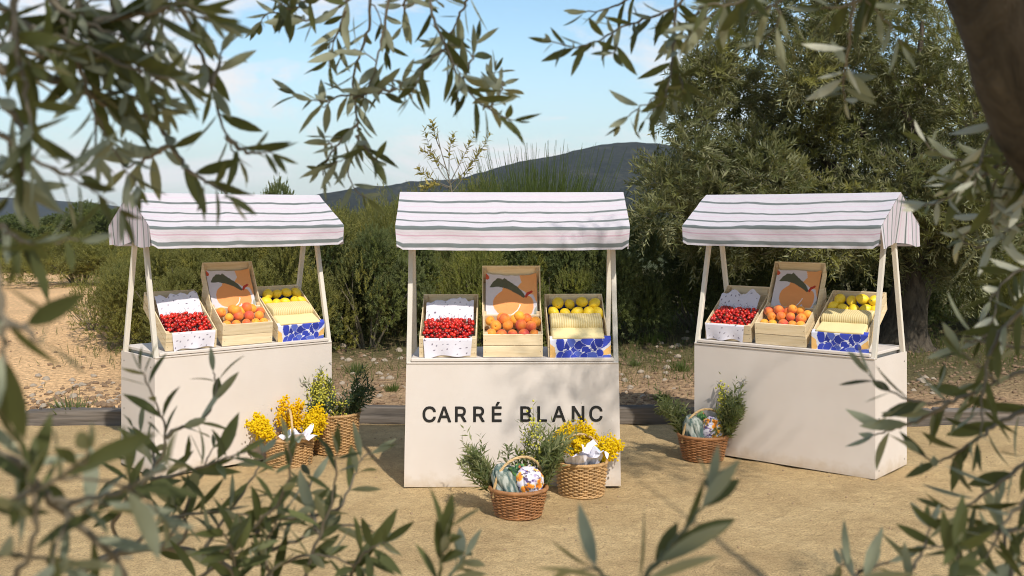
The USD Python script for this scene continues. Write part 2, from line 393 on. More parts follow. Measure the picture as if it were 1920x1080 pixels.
M['soil'] = mat('stony_soil', {
    'g': ('geometry', {}), 'a': ('attribute', {'attribute': 'col'}),
    'n2': ('noise_texture', {'scale': 30.0, 'detail': 6.0, 'roughness': 0.75}),
    'v': ('voronoi_texture', {'scale': 22.0}),
    'r2': ('rgb_ramp', {'ramp': [(0.28, (0.45, 0.42, 0.40)), (0.5, (1, 1, 1)), (0.72, (1.5, 1.5, 1.5))]}),
    'm': ('mix', {'mix_type': 'multiply', 'fac': 1.0}),
    'add': ('math', {'math_type': 'add'}),
    'b': ('bump', {'strength': 1.0, 'distance': 0.03}),
    'p': ('principled_bsdf', {'roughness': 0.95, 'specular_ior_level': 0.1})},
    [('g.position', 'n2.vector'), ('g.position', 'v.vector'), ('n2.fac', 'r2.fac'), ('a.color', 'm.color1'), ('r2.color', 'm.color2'),
     ('m.color', 'p.base_color'), ('n2.fac', 'add.value1'), ('v.distance', 'add.value2'), ('add.value', 'b.height'), ('b.normal', 'p.normal')])
M['hill'] = mat('wooded_hill', {
    'g': ('geometry', {}), 'map': ('mapping', {'scale': (1, 1, 1)}),
    'n': ('noise_texture', {'scale': 0.02, 'detail': 8.0, 'roughness': 0.65}),
    'n2': ('noise_texture', {'scale': 0.12, 'detail': 5.0, 'roughness': 0.7}),
    'r': ('rgb_ramp', {'ramp': [(0.35, (0.016, 0.019, 0.015)), (0.55, (0.028, 0.030, 0.022)), (0.72, (0.050, 0.046, 0.036))]}),
    'hm': ('mix', {'mix_type': 'multiply', 'fac': 1.0}), 'hr': ('rgb_ramp', {'ramp': [(0.35, (0.45, 0.5, 0.45)), (0.5, (1, 1, 1)), (0.68, (1.9, 1.8, 1.5))]}),
    'b': ('bump', {'strength': 1.0, 'distance': 7.0}),
    'p': ('principled_bsdf', {'roughness': 1.0, 'specular_ior_level': 0.0})},
    [('g.position', 'n.vector'), ('g.position', 'n2.vector'), ('n.fac', 'r.fac'), ('r.color', 'hm.color1'), ('n2.fac', 'hr.fac'), ('hr.color', 'hm.color2'), ('hm.color', 'p.base_color'), ('n2.fac', 'b.height'), ('b.normal', 'p.normal')])

_dark, _pink, _white = (0.140, 0.170, 0.170), (0.54, 0.35, 0.43), (0.60, 0.56, 0.59)


def stripes(pos, total, base=_white):
    """colour stops along 0..1 for (position m, half width m, colour) stripes"""
    pos = sorted(pos)
    out = [(0.0, base)]
    for c, h, k in pos:
        e = 0.0012
        out += [((c - h - e) / total, base), ((c - h + e) / total, k), ((c + h - e) / total, k), ((c + h + e) / total, base)]
    out.append((1.0, base))
    return [(min(max(a, 0), 1), c) for a, c in out]


def canopy_mat(name, stops):
    return mat(name, {'uv': ('uvmap', {'attribute': 'st'}), 'sep': ('separate_xyz', {}),
                      'mp': ('mapping', {'scale': (1.6, 0.4, 1.0)}), 'n': ('noise_texture', {'scale': 2.0, 'detail': 3.0}),
                      'ma': ('math', {'math_type': 'multiply_add', 'value2': 0.036, 'value3': -0.018}), 'ad': ('math', {'math_type': 'add'}),
                      'r': ('rgb_ramp', {'ramp': stops}),
                      'mp2': ('mapping', {'scale': (30, 300, 1.0)}), 'n2': ('noise_texture', {'scale': 1.0, 'detail': 4.0}),
                      'r2': ('rgb_ramp', {'ramp': [(0.3, (0.9, 0.9, 0.9)), (0.7, (1.04, 1.04, 1.04))]}), 'm': ('mix', {'mix_type': 'multiply', 'fac': 1.0}),
                      'b': ('bump', {'strength': 0.25, 'distance': 0.002}),
                      'p': ('principled_bsdf', {'roughness': 0.85, 'specular_ior_level': 0.15}), 't': ('translucent_bsdf', {'color': (0.7, 0.66, 0.68)}),
                      'x': ('mix_closure', {'fac': 0.18})},
               [('uv.UV', 'sep.vector'), ('uv.UV', 'mp.vector'), ('mp.vector', 'n.vector'), ('n.fac', 'ma.value1'), ('sep.y', 'ad.value1'), ('ma.value', 'ad.value2'),
                ('ad.value', 'r.fac'), ('uv.UV', 'mp2.vector'), ('mp2.vector', 'n2.vector'), ('n2.fac', 'r2.fac'), ('r.color', 'm.color1'), ('r2.color', 'm.color2'),
                ('m.color', 'p.base_color'), ('n2.fac', 'b.height'), ('b.normal', 'p.normal'), ('p.BSDF', 'x.closure1'), ('t.BSDF', 'x.closure2')], surface='x.closure')


SLOPE, HEM = 0.401, 0.137
M['canopy'] = canopy_mat('striped_canvas', stripes(
    [(0.098, 0.0105, _dark), (0.218, 0.0105, _dark), (0.322, 0.0092, _dark), (0.404, 0.0135, _dark), (0.510, 0.0130, _dark),
     (0.045, 0.003, (0.62, 0.50, 0.58)), (0.155, 0.003, (0.61, 0.47, 0.55)), (0.268, 0.003, (0.60, 0.46, 0.54)), (0.452, 0.004, _pink), (0.435, 0.002, (0.61, 0.47, 0.55)), (0.470, 0.002, (0.61, 0.47, 0.55))], SLOPE + HEM))
_g = []
for k in range(9):
    _g += [(0.03 + 0.083 * k, 0.0068, _dark), (0.058 + 0.083 * k, 0.004, (0.60, 0.44, 0.53)), (0.085 + 0.083 * k, 0.003, (0.62, 0.50, 0.58))]
M['gable'] = canopy_mat('striped_canvas_end', stripes([s for s in _g if s[0] < 0.66], 0.672))

# ------------------------------------------------------------------ the ground and the hills
def spaced(*segs):
    """coordinates: (from, to, step) runs joined"""
    out = []
    for a, b, s in segs:
        out.append(np.arange(a, b, s))
    out.append([segs[-1][1]])
    return np.concatenate(out)


def sheet(xs, ys, zf):
    X, Y = np.meshgrid(xs, ys, indexing='ij')
    Z = zf(X, Y)
    f = grid(len(xs) - 1, len(ys) - 1)
    return trimesh.Trimesh(np.stack([X, Y, Z], -1).reshape(-1, 3), f, process=False)


def sstep(a, b, x):
    t = np.clip((x - a) / (b - a), 0, 1)
    return t * t * (3 - 2 * t)


def n2(X, Y, s, seed, o=4):
    return meshkit.fbm(np.stack([X * s, Y * s, X * 0 + 3.3], -1), o, seed) - 0.5


sand_z = lambda X, Y: 0.030 * n2(X, Y, 0.9, 3) + 0.030 * n2(X, Y, 3.4, 4) + 0.016 * n2(X * 0.7, Y * 1.3, 9.0, 5, 2) - 0.004
xs = np.concatenate([np.arange(-60, -5, 2.5), np.arange(-5, 5, 0.035), np.arange(5, 60.1, 2.5)])
ys = np.concatenate([np.arange(-60, 0, 2.0), np.arange(0, 3.9, 0.3), np.arange(3.9, 8.75, 0.035)])
solo('sand', sheet(xs, ys, sand_z), M['sand'], 'tan decomposed granite court in front of the timber edging', kind='structure', smooth=True)


def soil_z(X, Y):
    behind = sstep(8.56, 8.68, Y) * sstep(-4.0, -3.85, X) + sstep(8.3, 10.2, Y) * (1 - sstep(-4.0, -3.85, X))
    z = -0.06 + behind * 0.17 + 0.10 * sstep(9, 13, Y)
    near = np.exp(-np.maximum(Y - 9, 0) / 25.0)
    z = z + (0.16 * n2(X, Y, 0.55, 11) + 0.07 * n2(X, Y, 2.2, 12)) * sstep(8.6, 9.6, Y) * near
    z = z + 0.18 * sstep(0.0, -5.5, X) * sstep(10, 14, Y) * (1 - sstep(18, 28, Y))
    return z


def soil_col(X, Y):
    sandy = np.array([0.68, 0.43, 0.22])
    rub = np.array([0.40, 0.262, 0.148])
    grs = np.array([0.085, 0.085, 0.035])
    far = np.array([0.06, 0.068, 0.028])
    w = n2(X, Y, 0.35, 21) * 1.6
    lane = sstep(0.8, -0.5, X + 0.37 * Y + w) * (1 - sstep(27, 29, Y))
    g = sstep(9.6, 11.5, Y + 2.2 * n2(X, Y, 0.8, 22) + 0.25 * np.maximum(X - 1, 0)) * 0.85
    c = rub + (grs - rub) * g[..., None]
    c = c + (sandy - c) * lane[..., None]
    fr = sstep(27, 30, Y)
    c = c + (far - c) * fr[..., None]
    return c * (1 + 0.5 * n2(X, Y, 1.7, 23))[..., None]


xs = np.concatenate([-np.geomspace(3000, 8, 40), np.arange(-7.9, 8, 0.07), np.geomspace(8, 3000, 40)])
ys = np.concatenate([np.arange(8.52, 13.5, 0.06), np.geomspace(13.5, 40, 90), np.geomspace(41, 3000, 40)])
sm = sheet(xs, ys, soil_z)
pr = solo('stony_ground', sm, M['soil'], 'stony brown bank with a bare sandy track at its left', kind='structure', smooth=True)
Xv = np.asarray(sm.vertices)
colored(pr, soil_col(Xv[:, 0], Xv[:, 1]))


def hill(name, prof, dist, back, label, seed, rough):
    px = np.array([p[0] for p in prof], float)
    py = np.array([p[1] for p in prof], float)
    xs = np.linspace((px[0] - 960) / F * dist, (px[-1] - 960) / F * dist, 360)
    top = np.interp(xs / dist * F + 960, px, py)
    k = np.ones(9) / 9
    top = np.convolve(np.pad(top, 4, 'edge'), k, 'valid')
    zc = HC + (HY - top) / F * dist
    us = np.linspace(0, 1, 70)
    X, U = np.meshgrid(xs, us, indexing='ij')
    prof_u = np.where(U < 0.6, sstep(0, 1, U / 0.6) * 0.5 + 0.5 * np.minimum(U / 0.6, 1), 1 - 0.6 * ((U - 0.6) / 0.4) ** 2)
    Y = dist - back * 0.6 + U * back
    Z = zc[:, None] * prof_u
    Z = Z + rough * n2(X, Y, 0.012, seed, 5) * np.minimum(1, U * 4) * (1 - 0.6 * np.exp(-((U - 0.6) / 0.08) ** 2)) - 2.0
    Z = Z + rough * 0.10 * n2(X, Y, 0.13, seed + 1, 2)
    v = np.stack([X * (Y / dist), Y, Z], -1).reshape(-1, 3)
    solo(name, trimesh.Trimesh(v, grid(len(xs) - 1, len(us) - 1), process=False), M['hill'], label, kind='structure', smooth=True)


hill('hill', [(-700, 420), (300, 410), (450, 392), (560, 374), (640, 358), (740, 344), (800, 334), (880, 327), (910, 318), (960, 304), (1010, 296), (1080, 280), (1120, 268), (1160, 263),
              (1195, 260), (1230, 262), (1260, 268), (1320, 282), (1420, 305), (1600, 330), (1900, 350), (2600, 390)], 1500, 900, 'dark wooded hill with a rounded summit beyond the shrubs', 31, 30)
hill('far_hill', [(-1500, 390), (-400, 372), (-60, 366), (40, 370), (110, 375), (170, 380), (260, 392), (420, 404), (600, 412)], 2400, 900, 'low blue ridge far away at the left edge', 37, 20)

# ------------------------------------------------------------------ market stalls
STALLS = [(0.004, 6.527, 0.018), (-1.772, 7.176, 0.724), (1.785, 7.118, -0.702)]
W, D, HCAB, HR, HF, HH = 1.30, 0.547, 0.758, 1.815, 1.596, 1.459
WHERE = ['centre', 'left', 'right']
SHELF = 0.793


def sp(k, x, y, z=0.0):
    X, Y, a = STALLS[k]
    c, s = math.cos(a), math.sin(a)
    return (X + c * x - s * y, Y + s * x + c * y, z)


def jit(p, amp, s, seed):
    p = np.asarray(p, float)
    return amp * 2 * (meshkit.fbm(p * s, 3, seed) - 0.5)


def canopy(side, seed):
    """one half of the cloth roof: side -1 front, +1 back"""
    nu, nv = 60, 40
    u = np.linspace(-1, 1, nu + 1)
    d = np.concatenate([np.linspace(0, SLOPE, 27), np.linspace(SLOPE, SLOPE + HEM, nv - 25)[1:]])
    U, Dd = np.meshgrid(u, d, indexing='ij')
    ow = W / 2 + 0.062
    t = np.minimum(Dd / SLOPE, 1)
    y = D / 2 + side * 0.336 * t
    z = HR + (HF - HR) * t - np.maximum(Dd - SLOPE, 0)
    x = U * ow
    h = np.maximum(Dd - SLOPE, 0) / HEM
    P = np.stack([x, y, z], -1)
    q = P.copy()
    q[..., 2] *= 2.0
    w1 = jit(q, 1.0, 2.6, seed)
    w2 = jit(q, 1.0, np.array([9.0, 5.0, 5.0]), seed + 5)
    edge = np.minimum(1, np.minimum(t * 6, 1) * 1.0)
    z = z - (0.016 * np.sin(PI * t) * (1 - U ** 4) + 0.012 * (w1) + 0.008 * w2) * np.where(Dd < SLOPE, edge, 1.0) * np.where(h > 0, 0.3, 1.0)
    sagx = 0.006 * (1 - U ** 2)
    z = z - sagx * np.where(t > 0.7, 1, 0.3)
    y = y + side * (h * (0.018 * w1 + 0.016 * w2 + 0.006) + 0.010 * h * np.sin(U * 9 + seed))
    corner = sstep(0.93, 1.0, np.abs(U))
    z = z + h * corner * (0.022 + 0.01 * w1)
    x = x - np.sign(U) * h * corner * 0.010
    v = np.stack([x, y, z], -1).reshape(-1, 3)
    uv = np.stack([U.ravel() * ow + seed, Dd.ravel() / (SLOPE + HEM)], -1)
    f = grid(nu, nv)
    if side < 0:
        f = f[:, ::-1]
    return trimesh.Trimesh(v, f, process=False), uv


def gable(sx, seed):
    ny, nz = 56, 16
    yy = np.linspace(-0.335, 0.335, ny + 1)
    Yv, U = np.meshgrid(yy, np.linspace(0, 1, nz + 1), indexing='ij')
    top = HR + (HF - HR) * np.abs(Yv) / 0.336 - 0.003
    dip = np.exp(-(Yv / 0.13) ** 2) * 0.028 + 0.006 * np.sin(Yv * 21 + seed)
    bot = HH + dip + 0.004
    z = bot + (top - bot) * U
    fr = (1 - U)
    x = sx * (W / 2 + 0.060 + fr * (0.008 * np.sin(Yv * 26 + seed * 2) + 0.010 * np.sin(Yv * 11 + seed)) - fr * np.exp(-(Yv / 0.12) ** 2) * 0.030)
    v = np.stack([x, Yv + D / 2, z], -1).reshape(-1, 3)
    uv = np.stack([z.ravel() + seed, (Yv.ravel() + 0.336) / 0.672], -1)
    f = grid(ny, nz)
    return trimesh.Trimesh(v, f if sx > 0 else f[:, ::-1], process=False), uv


def quad_panel(c, y0, y1):
    """board with front outline c (four x,z corners, anticlockwise from bottom left) between y0 and y1"""
    v = np.array([(x, y0, z) for x, z in c] + [(x, y1, z) for x, z in c])
    return trimesh.convex.convex_hull(v)


LET = [('C', 805), ('A', 833), ('R', 864), ('R', 898), ('É', 931.5), ('B', 986), ('L', 1016.5), ('A', 1048), ('N', 1084), ('C', 1117.5)]
stall_label = ['cream market stall lettered in black on its front, between the other two stalls',
               'cream market stall turned to the right, under the olive branches at the left',
               'cream market stall turned to the left, standing before the big olive tree']
for k, (X, Y, a) in enumerate(STALLS):
    st = thing('market_stall', stall_label[k], 'market stall', (X, Y, 0), a, 'striped market stalls on the sand')
    h = W / 2
    flare = 0.014 if k == 0 else 0.0
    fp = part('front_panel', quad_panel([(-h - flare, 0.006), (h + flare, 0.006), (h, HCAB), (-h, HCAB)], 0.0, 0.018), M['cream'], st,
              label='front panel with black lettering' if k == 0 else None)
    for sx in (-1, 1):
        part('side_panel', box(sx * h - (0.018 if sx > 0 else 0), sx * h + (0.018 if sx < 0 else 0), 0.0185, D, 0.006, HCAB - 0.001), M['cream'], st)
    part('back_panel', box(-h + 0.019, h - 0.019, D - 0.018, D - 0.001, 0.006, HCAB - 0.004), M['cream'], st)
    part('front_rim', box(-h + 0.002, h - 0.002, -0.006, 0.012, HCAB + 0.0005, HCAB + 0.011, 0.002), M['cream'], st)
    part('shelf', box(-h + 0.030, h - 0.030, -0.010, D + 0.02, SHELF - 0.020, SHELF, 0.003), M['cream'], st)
    for sx in (-1, 1):
        part('shelf_bearer', box(sx * 0.58 - 0.015, sx * 0.58 + 0.015, 0.025, D - 0.03, HCAB - 0.05, SHELF - 0.0205), M['post'], st)
        if k:
            sm_ = [trimesh.creation.cylinder(0.0045, 0.004, sections=10, transform=T((sx * h, yy, zz), ry=PI / 2)) for yy in (0.06, D - 0.05) for zz in (0.05, 0.38, HCAB - 0.06)]
            for q in sm_:
                part('screw', q, M['nail'], st)
        for fy, ty in ((0.016, D / 2 - 0.022), (D - 0.016, D / 2 + 0.022)):
            part('post', bar((sx * (h - 0.015), fy, HCAB - 0.10 if fy > 0.1 else HCAB + 0.002), (sx * (h - 0.017), ty, HR - 0.035), 0.030, 0.028, 0.002), M['post'], st)
    part('ridge_pole', box(-h - 0.045, h + 0.045, D / 2 - 0.012, D / 2 + 0.012, HR - 0.032, HR - 0.009, 0.002), M['post'], st)
    for s in (-1, 1):
        yb = D / 2 + s * 0.318
        part('eave_pole', box(-h - 0.045, h + 0.045, yb - 0.010, yb + 0.010, HF - 0.032, HF - 0.012, 0.002), M['post'], st)
        for sx in (-1, 1):
            part('rafter', bar((sx * (h + 0.02), D / 2 + s * 0.02, HR - 0.028), (sx * (h + 0.02), D / 2 + s * 0.305, HF - 0.022), 0.018, 0.012, 0.001), M['post'], st)
    cm, uv = canopy(-1, 3 + 7 * k)
    cp = part('canopy', cm, M['canopy'], st, smooth=True, uv=uv)
    cm, uv = canopy(1, 5 + 7 * k)
    part('back_slope', cm, M['canopy'], cp, smooth=True, uv=uv)
    for sx in (-1, 1):
        gm, uv = gable(sx, 2 + k + sx)
        part('gable_end', gm, M['gable'], cp, smooth=True, uv=uv)
    for cxx in (-0.40, 0.0, 0.41):
        tri = [(0.10, SHELF + 0.001), (0.36, SHELF + 0.001), (0.36, SHELF + 0.19), (0.33, SHELF + 0.19)]
        v = np.array([(cxx + sx * 0.10, y, z) for sx in (-1, 1) for y, z in tri])
        part('crate_prop', trimesh.convex.convex_hull(v), M['post'], st)
    if k == 0:
        for ch, pc in LET:
            tm = meshkit.text_mesh(ch, 0.0905, 0.0025, bold=True)
            b = tm.bounds
            tm.apply_translation([-(b[0, 0] + b[1, 0]) / 2, 0, 0])
            tm.apply_transform(trimesh.transformations.rotation_matrix(PI / 2, [1, 0, 0]))
            tm.apply_translation([(pc - 960) / F * Y - X, -0.0005, 0.405])
            part('letter', tm, M['black'], fp)

# ------------------------------------------------------------------ crates
SL = math.radians(36.6)


class Crate:
    """a slatted fruit box whose rim climbs to the back; frame: x across, s along the rim, t up the walls"""

    def __init__(self, k, lx, ly, z, w, L, h, slope, lean, label, two=True):
        self.k, self.w, self.L, self.h = k, w, L, h
        self.r = np.array([0, math.cos(slope), math.sin(slope)])
        tt = np.array([0, -lean, 1.0])
        self.t = tt / np.linalg.norm(tt)
        rj = np.random.default_rng(int(77 + 31 * k + 100 * abs(lx) + 1000 * L))
        self.loc, self.yaw = sp(k, lx + rj.uniform(-0.004, 0.004), ly, z), STALLS[k][2] + (0.0 if slope > 1 else rj.uniform(-0.028, 0.028))
        self.o = thing('fruit_crate', label, 'crate', self.loc, self.yaw, 'pale wooden fruit crates on the stalls')
        g = 0.006
        hs = [(0.002, h / 2 - g / 2), (h / 2 + g / 2, h)] if two else [(0.004, h)]
        th = 0.007
        rng = np.random.default_rng(int(1000 * abs(lx) + 10 * k + 100 * L))
        for t0, t1 in hs:
            e = rng.uniform(-0.0015, 0.0015, 2)
            part('front_slat', self.slab(-w / 2, w / 2, 0, th, t0 + e[0], t1 + e[1]), M['crate'], self.o)
            part('back_slat', self.slab(-w / 2, w / 2, L - th, L, t0, t1), M['crate'], self.o)
            for sx in (-1, 1):
                a, b = (-w / 2 + 0.0005, -w / 2 + th) if sx < 0 else (w / 2 - th, w / 2 - 0.0005)
                part('side_slat', self.slab(a, b, th + 0.0005, L - th - 0.0005, t0 + e[1], t1 + e[0]), M['crate'], self.o)
        for k3 in range(3):
            a = -w / 2 + th + 0.001 + k3 * (w - 2 * th) / 3
            part('base_slat', self.slab(a, a + (w - 2 * th) / 3 - 0.008, th + 0.001, L - th - 0.001, 0.004, 0.010), M['crate'], self.o)
        for sx in (-1, 1):
            for s0, s1 in ((th + 0.0008, th + 0.026), (L - th - 0.026, L - th - 0.0008)):
                a, b = sorted((sx * (w / 2 - th - 0.0008), sx * (w / 2 - th - 0.022)))
                part('corner_post', self.slab(a, b, s0, s1, 0.011, h - 0.004), M['crate_post'], self.o)
        nl = []
        for sx in (-1, 1):
            for t0, t1 in hs:
                nl.append(self.slab(sx * (w / 2 - 0.014) - 0.0015, sx * (w / 2 - 0.014) + 0.0015, -0.0012, 0.001, (t0 + t1) / 2 - 0.0015, (t0 + t1) / 2 + 0.0015))
        part('staple', cat_meshes(nl), M['nail'], self.o, kind='stuff')

    def p(self, x, s, t):
        x, s, t = np.broadcast_arrays(np.asarray(x, float), s, t)
        return x[..., None] * np.array([1.0, 0, 0]) + s[..., None] * self.r + t[..., None] * self.t

    def slab(self, x0, x1, s0, s1, t0, t1):
        c = np.array([(x, s, t) for x in (x0, x1) for s in (s0, s1) for t in (t0, t1)])
        return trimesh.convex.convex_hull(self.p(c[:, 0], c[:, 1], c[:, 2]))

    def world(self, x, s, t):
        p = self.p(x, s, t)
        c, si = math.cos(self.yaw), math.sin(self.yaw)
        return np.stack([self.loc[0] + c * p[..., 0] - si * p[..., 1], self.loc[1] + si * p[..., 0] + c * p[..., 1], self.loc[2] + p[..., 2]], -1)


def cloth(name, label, cat, crate, P, col, group=None, mat_='print', thick=0.0):
    """P (nu, nv, 3) points in the crate's local space, col (nu, nv, 3)"""
    nu, nv = P.shape[:2]
    prim = usdkit.mesh(stage, numbered('/World', name), trimesh.Trimesh(P.reshape(-1, 3), grid(nu - 1, nv - 1), process=False), M[mat_], smooth=True)
    x = UsdGeom.Xformable(prim)
    x.AddTranslateOp().Set(Gf.Vec3d(*map(float, crate.loc)))
    x.AddRotateZOp().Set(math.degrees(crate.yaw))
    colored(prim, col.reshape(-1, 3))
    return tag(prim, label, cat, group)


def ell(u, v, cu, cv, ru, rv, ang=0.0):
    c, s = math.cos(ang), math.sin(ang)
    a, b = (u - cu) * c + (v - cv) * s, -(u - cu) * s + (v - cv) * c
    return (a / ru) ** 2 + (b / rv) ** 2


def inside(u, v, poly):
    poly = np.asarray(poly, float)
    res = np.zeros(np.shape(u), bool)
    n = len(poly)
    for i in range(n):
        (x0, y0), (x1, y1) = poly[i], poly[(i + 1) % n]
        hit = ((y0 > v) != (y1 > v)) & (u < (x1 - x0) * (v - y0) / (y1 - y0 + 1e-12) + x0)
        res ^= hit
    return res


def dots_col(U, V, seed, n=70):
    """U, V in metres"""
    rng = np.random.default_rng(seed)
    col = np.ones(U.shape + (3,)) * np.array([0.64, 0.61, 0.66])
    pts = []
    while len(pts) < n:
        q = rng.uniform([U.min() + 0.008, V.min() + 0.006], [U.max() - 0.008, V.max() - 0.006])
        if all(np.hypot(*(q - o)) > 0.026 for o in pts):
            pts.append(q)
        else:
            n -= 0.02
    for q in pts:
        m = ell(U, V, q[0], q[1], rng.uniform(0.0035, 0.0058), rng.uniform(0.0028, 0.0042), rng.uniform(0, 3)) < 1
        col[m] = (0.05, 0.025, 0.06) if rng.random() < 0.7 else (0.11, 0.10, 0.14)
    return col


def apricot_print(u, v):
    """u right, v up, both 0..1"""
    col = np.ones(u.shape + (3,)) * np.array([0.58, 0.535, 0.55])
    soft = np.array([0.72, 0.335, 0.13])
    col[inside(u, v, [(0.66, 1.01), (0.70, 0.86), (0.62, 0.74), (0.78, 0.62), (0.93, 0.55), (0.97, 0.40), (1.01, 0.30), (1.01, 1.01)])] = soft
    body = (ell(u, v, 0.44, 0.36, 0.30, 0.315, 0.12) < 1) | (ell(u, v, 0.80, 0.30, 0.135, 0.25) < 1) | inside(u, v, [(0.30, 0.5), (0.33, 0.72), (0.62, 0.70), (0.75, 0.50), (0.6, 0.4)])
    col[body] = (0.72, 0.30, 0.105)
    line = (np.abs(np.sqrt(ell(u, v, 0.42, 0.42, 0.27, 0.36)) - 0.97) < 0.035) & (u > 0.42) & (v < 0.33)
    col[line] = (0.74, 0.66, 0.62)
    col[inside(u, v, [(0.07, 0.74), (0.14, 0.86), (0.22, 0.93), (0.34, 0.925), (0.37, 0.95), (0.46, 0.88), (0.60, 0.76), (0.70, 0.66), (0.78, 0.53), (0.74, 0.50), (0.60, 0.60), (0.42, 0.70), (0.26, 0.74)])] = (0.098, 0.100, 0.062)
    col[inside(u, v, [(0.76, 0.53), (0.80, 0.62), (0.90, 0.66), (0.93, 0.62), (0.84, 0.56), (0.79, 0.50)])] = (0.42, 0.045, 0.03)
    col[ell(u, v, 0.01, 0.93, 0.06, 0.05) < 1] = (0.50, 0.10, 0.05)
    col[inside(u, v, [(0.93, 0.04), (1.0, 0.1), (1.0, 0.26), (0.95, 0.20)])] = (0.30, 0.32, 0.26)
    return col


def blue_print(u, v, w, hgt, seed):
    """u, v in 0..1 on a strip w x hgt metres"""
    rng = np.random.default_rng(seed)
    X, Y = u * w, v * hgt
    col = np.ones(u.shape + (3,)) * np.array([0.62, 0.62, 0.70])
    orange = np.array([0.74, 0.44, 0.15])
    blues = [np.array([0.035, 0.055, 0.36]), np.array([0.05, 0.075, 0.43]), np.array([0.028, 0.042, 0.27]), np.array([0.09, 0.13, 0.46])]
    col[inside(u, v, [(-0.01, -0.01), (-0.01, 0.72), (0.08, 0.55), (0.10, 0.2), (0.06, -0.01)])] = orange
    col[inside(u, v, [(0.80, 0.22), (1.01, 0.66), (1.01, 0.25), (0.9, 0.2)])] = orange
    spots = [(0.17, 0.70, .022, .038, .1), (0.17, .18, .02, .026, -.5), (0.30, .62, .018, .04, -.4), (0.36, .74, .020, .035, .5), (.42, .40, .03, .022, .5), (.28, .22, .030, .02, .7),
             (.50, .62, .032, .024, .3), (.47, .16, .028, .022, -.3), (.60, .36, .026, .022, -.5), (.62, .80, .035, .022, -.1), (.73, .60, .020, .032, -.3), (.70, .16, .035, .018, .1), (.56, .10, .02, .015, .3),
             (.90, .84, .055, .026, .75), (.80, .78, .022, .030, .3), (.93, .10, .045, .014, -.08), (.82, .30, .018, .020, .5), (.39, .10, .018, .016, -.4)]
    for i, (cu, cv, ru, rv, an) in enumerate(spots):
        e = ell(X, Y, cu * w, cv * hgt, ru * 1.18, rv * 1.15, an)
        ring = (e < 1.12) & (col[..., 2] > 2.2 * col[..., 0])
        col[ring] = (0.62, 0.62, 0.70)
        col[e < 1] = blues[i % 4]
    for cu, cv, an in ((.66, .50, .8), (.70, .42, -.6), (.33, .5, 1.1), (.55, .27, .4), (.25, .45, .2)):
        col[ell(X, Y, cu * w, cv * hgt, .010, .004, an) < 1] = (0.70, 0.70, 0.78)
    return col


def folded(w, depth, height, layers, seed, nx=40, wob=0.004):
    """a folded stack of cloth: extruded scalloped section; returns mesh (x across, y depth, z up) and (X, arc) arrays"""
    na = 24 * layers
    sec = []
    lh = height / layers
    for i in range(layers):                           # front scallops, bottom to top
        for a in np.linspace(-PI / 2, PI / 2, 10):
            sec.append((-0.5 * lh * math.cos(a), i * lh + lh / 2 + lh / 2 * math.sin(a)))
    for y in np.linspace(0, depth, 8)[1:]:
        sec.append((y, height))
    for i in range(layers)[::-1]:
        for a in np.linspace(PI / 2, -PI / 2, 8):
            sec.append((depth + 0.4 * lh * math.cos(a), i * lh + lh / 2 + lh / 2 * math.sin(a)))
    for y in np.linspace(depth, 0, 6)[1:-1]:
        sec.append((y, 0))
    sec = np.array(sec)
    xs = np.linspace(-w / 2, w / 2, nx)
    P = np.zeros((nx, len(sec), 3))
    for i, x in enumerate(xs):
        e = min(1, (w / 2 - abs(x)) / 0.012)
        k = 0.55 + 0.45 * math.sqrt(max(0.0, 1 - (1 - e) ** 2))
        c = np.array([depth / 2, height / 2])
        q = c + (sec - c) * np.array([0.85 + 0.15 * k, k])
        P[i, :, 0] = x
        P[i, :, 1:] = q
    P[..., 1] += jit(P, wob, 14, seed)
    P[..., 2] += jit(P, wob * 1.3, 9, seed + 3)
    n, m = P.shape[:2]
    f = []
    for i in range(n - 1):
        for j in range(m):
            l = (j + 1) % m
            f += [[i * m + j, (i + 1) * m + j, (i + 1) * m + l], [i * m + j, (i + 1) * m + l, i * m + l]]
    v = P.reshape(-1, 3)
    v = np.vstack([v, P[0].mean(0), P[-1].mean(0)])
    for j in range(m):
        l = (j + 1) % m
        f += [[n * m, j, l], [n * m + 1, (n - 1) * m + l, (n - 1) * m + j]]
    return trimesh.Trimesh(v, np.array(f), process=False)


# prototypes of the fruit are the first ones placed
proto = {}


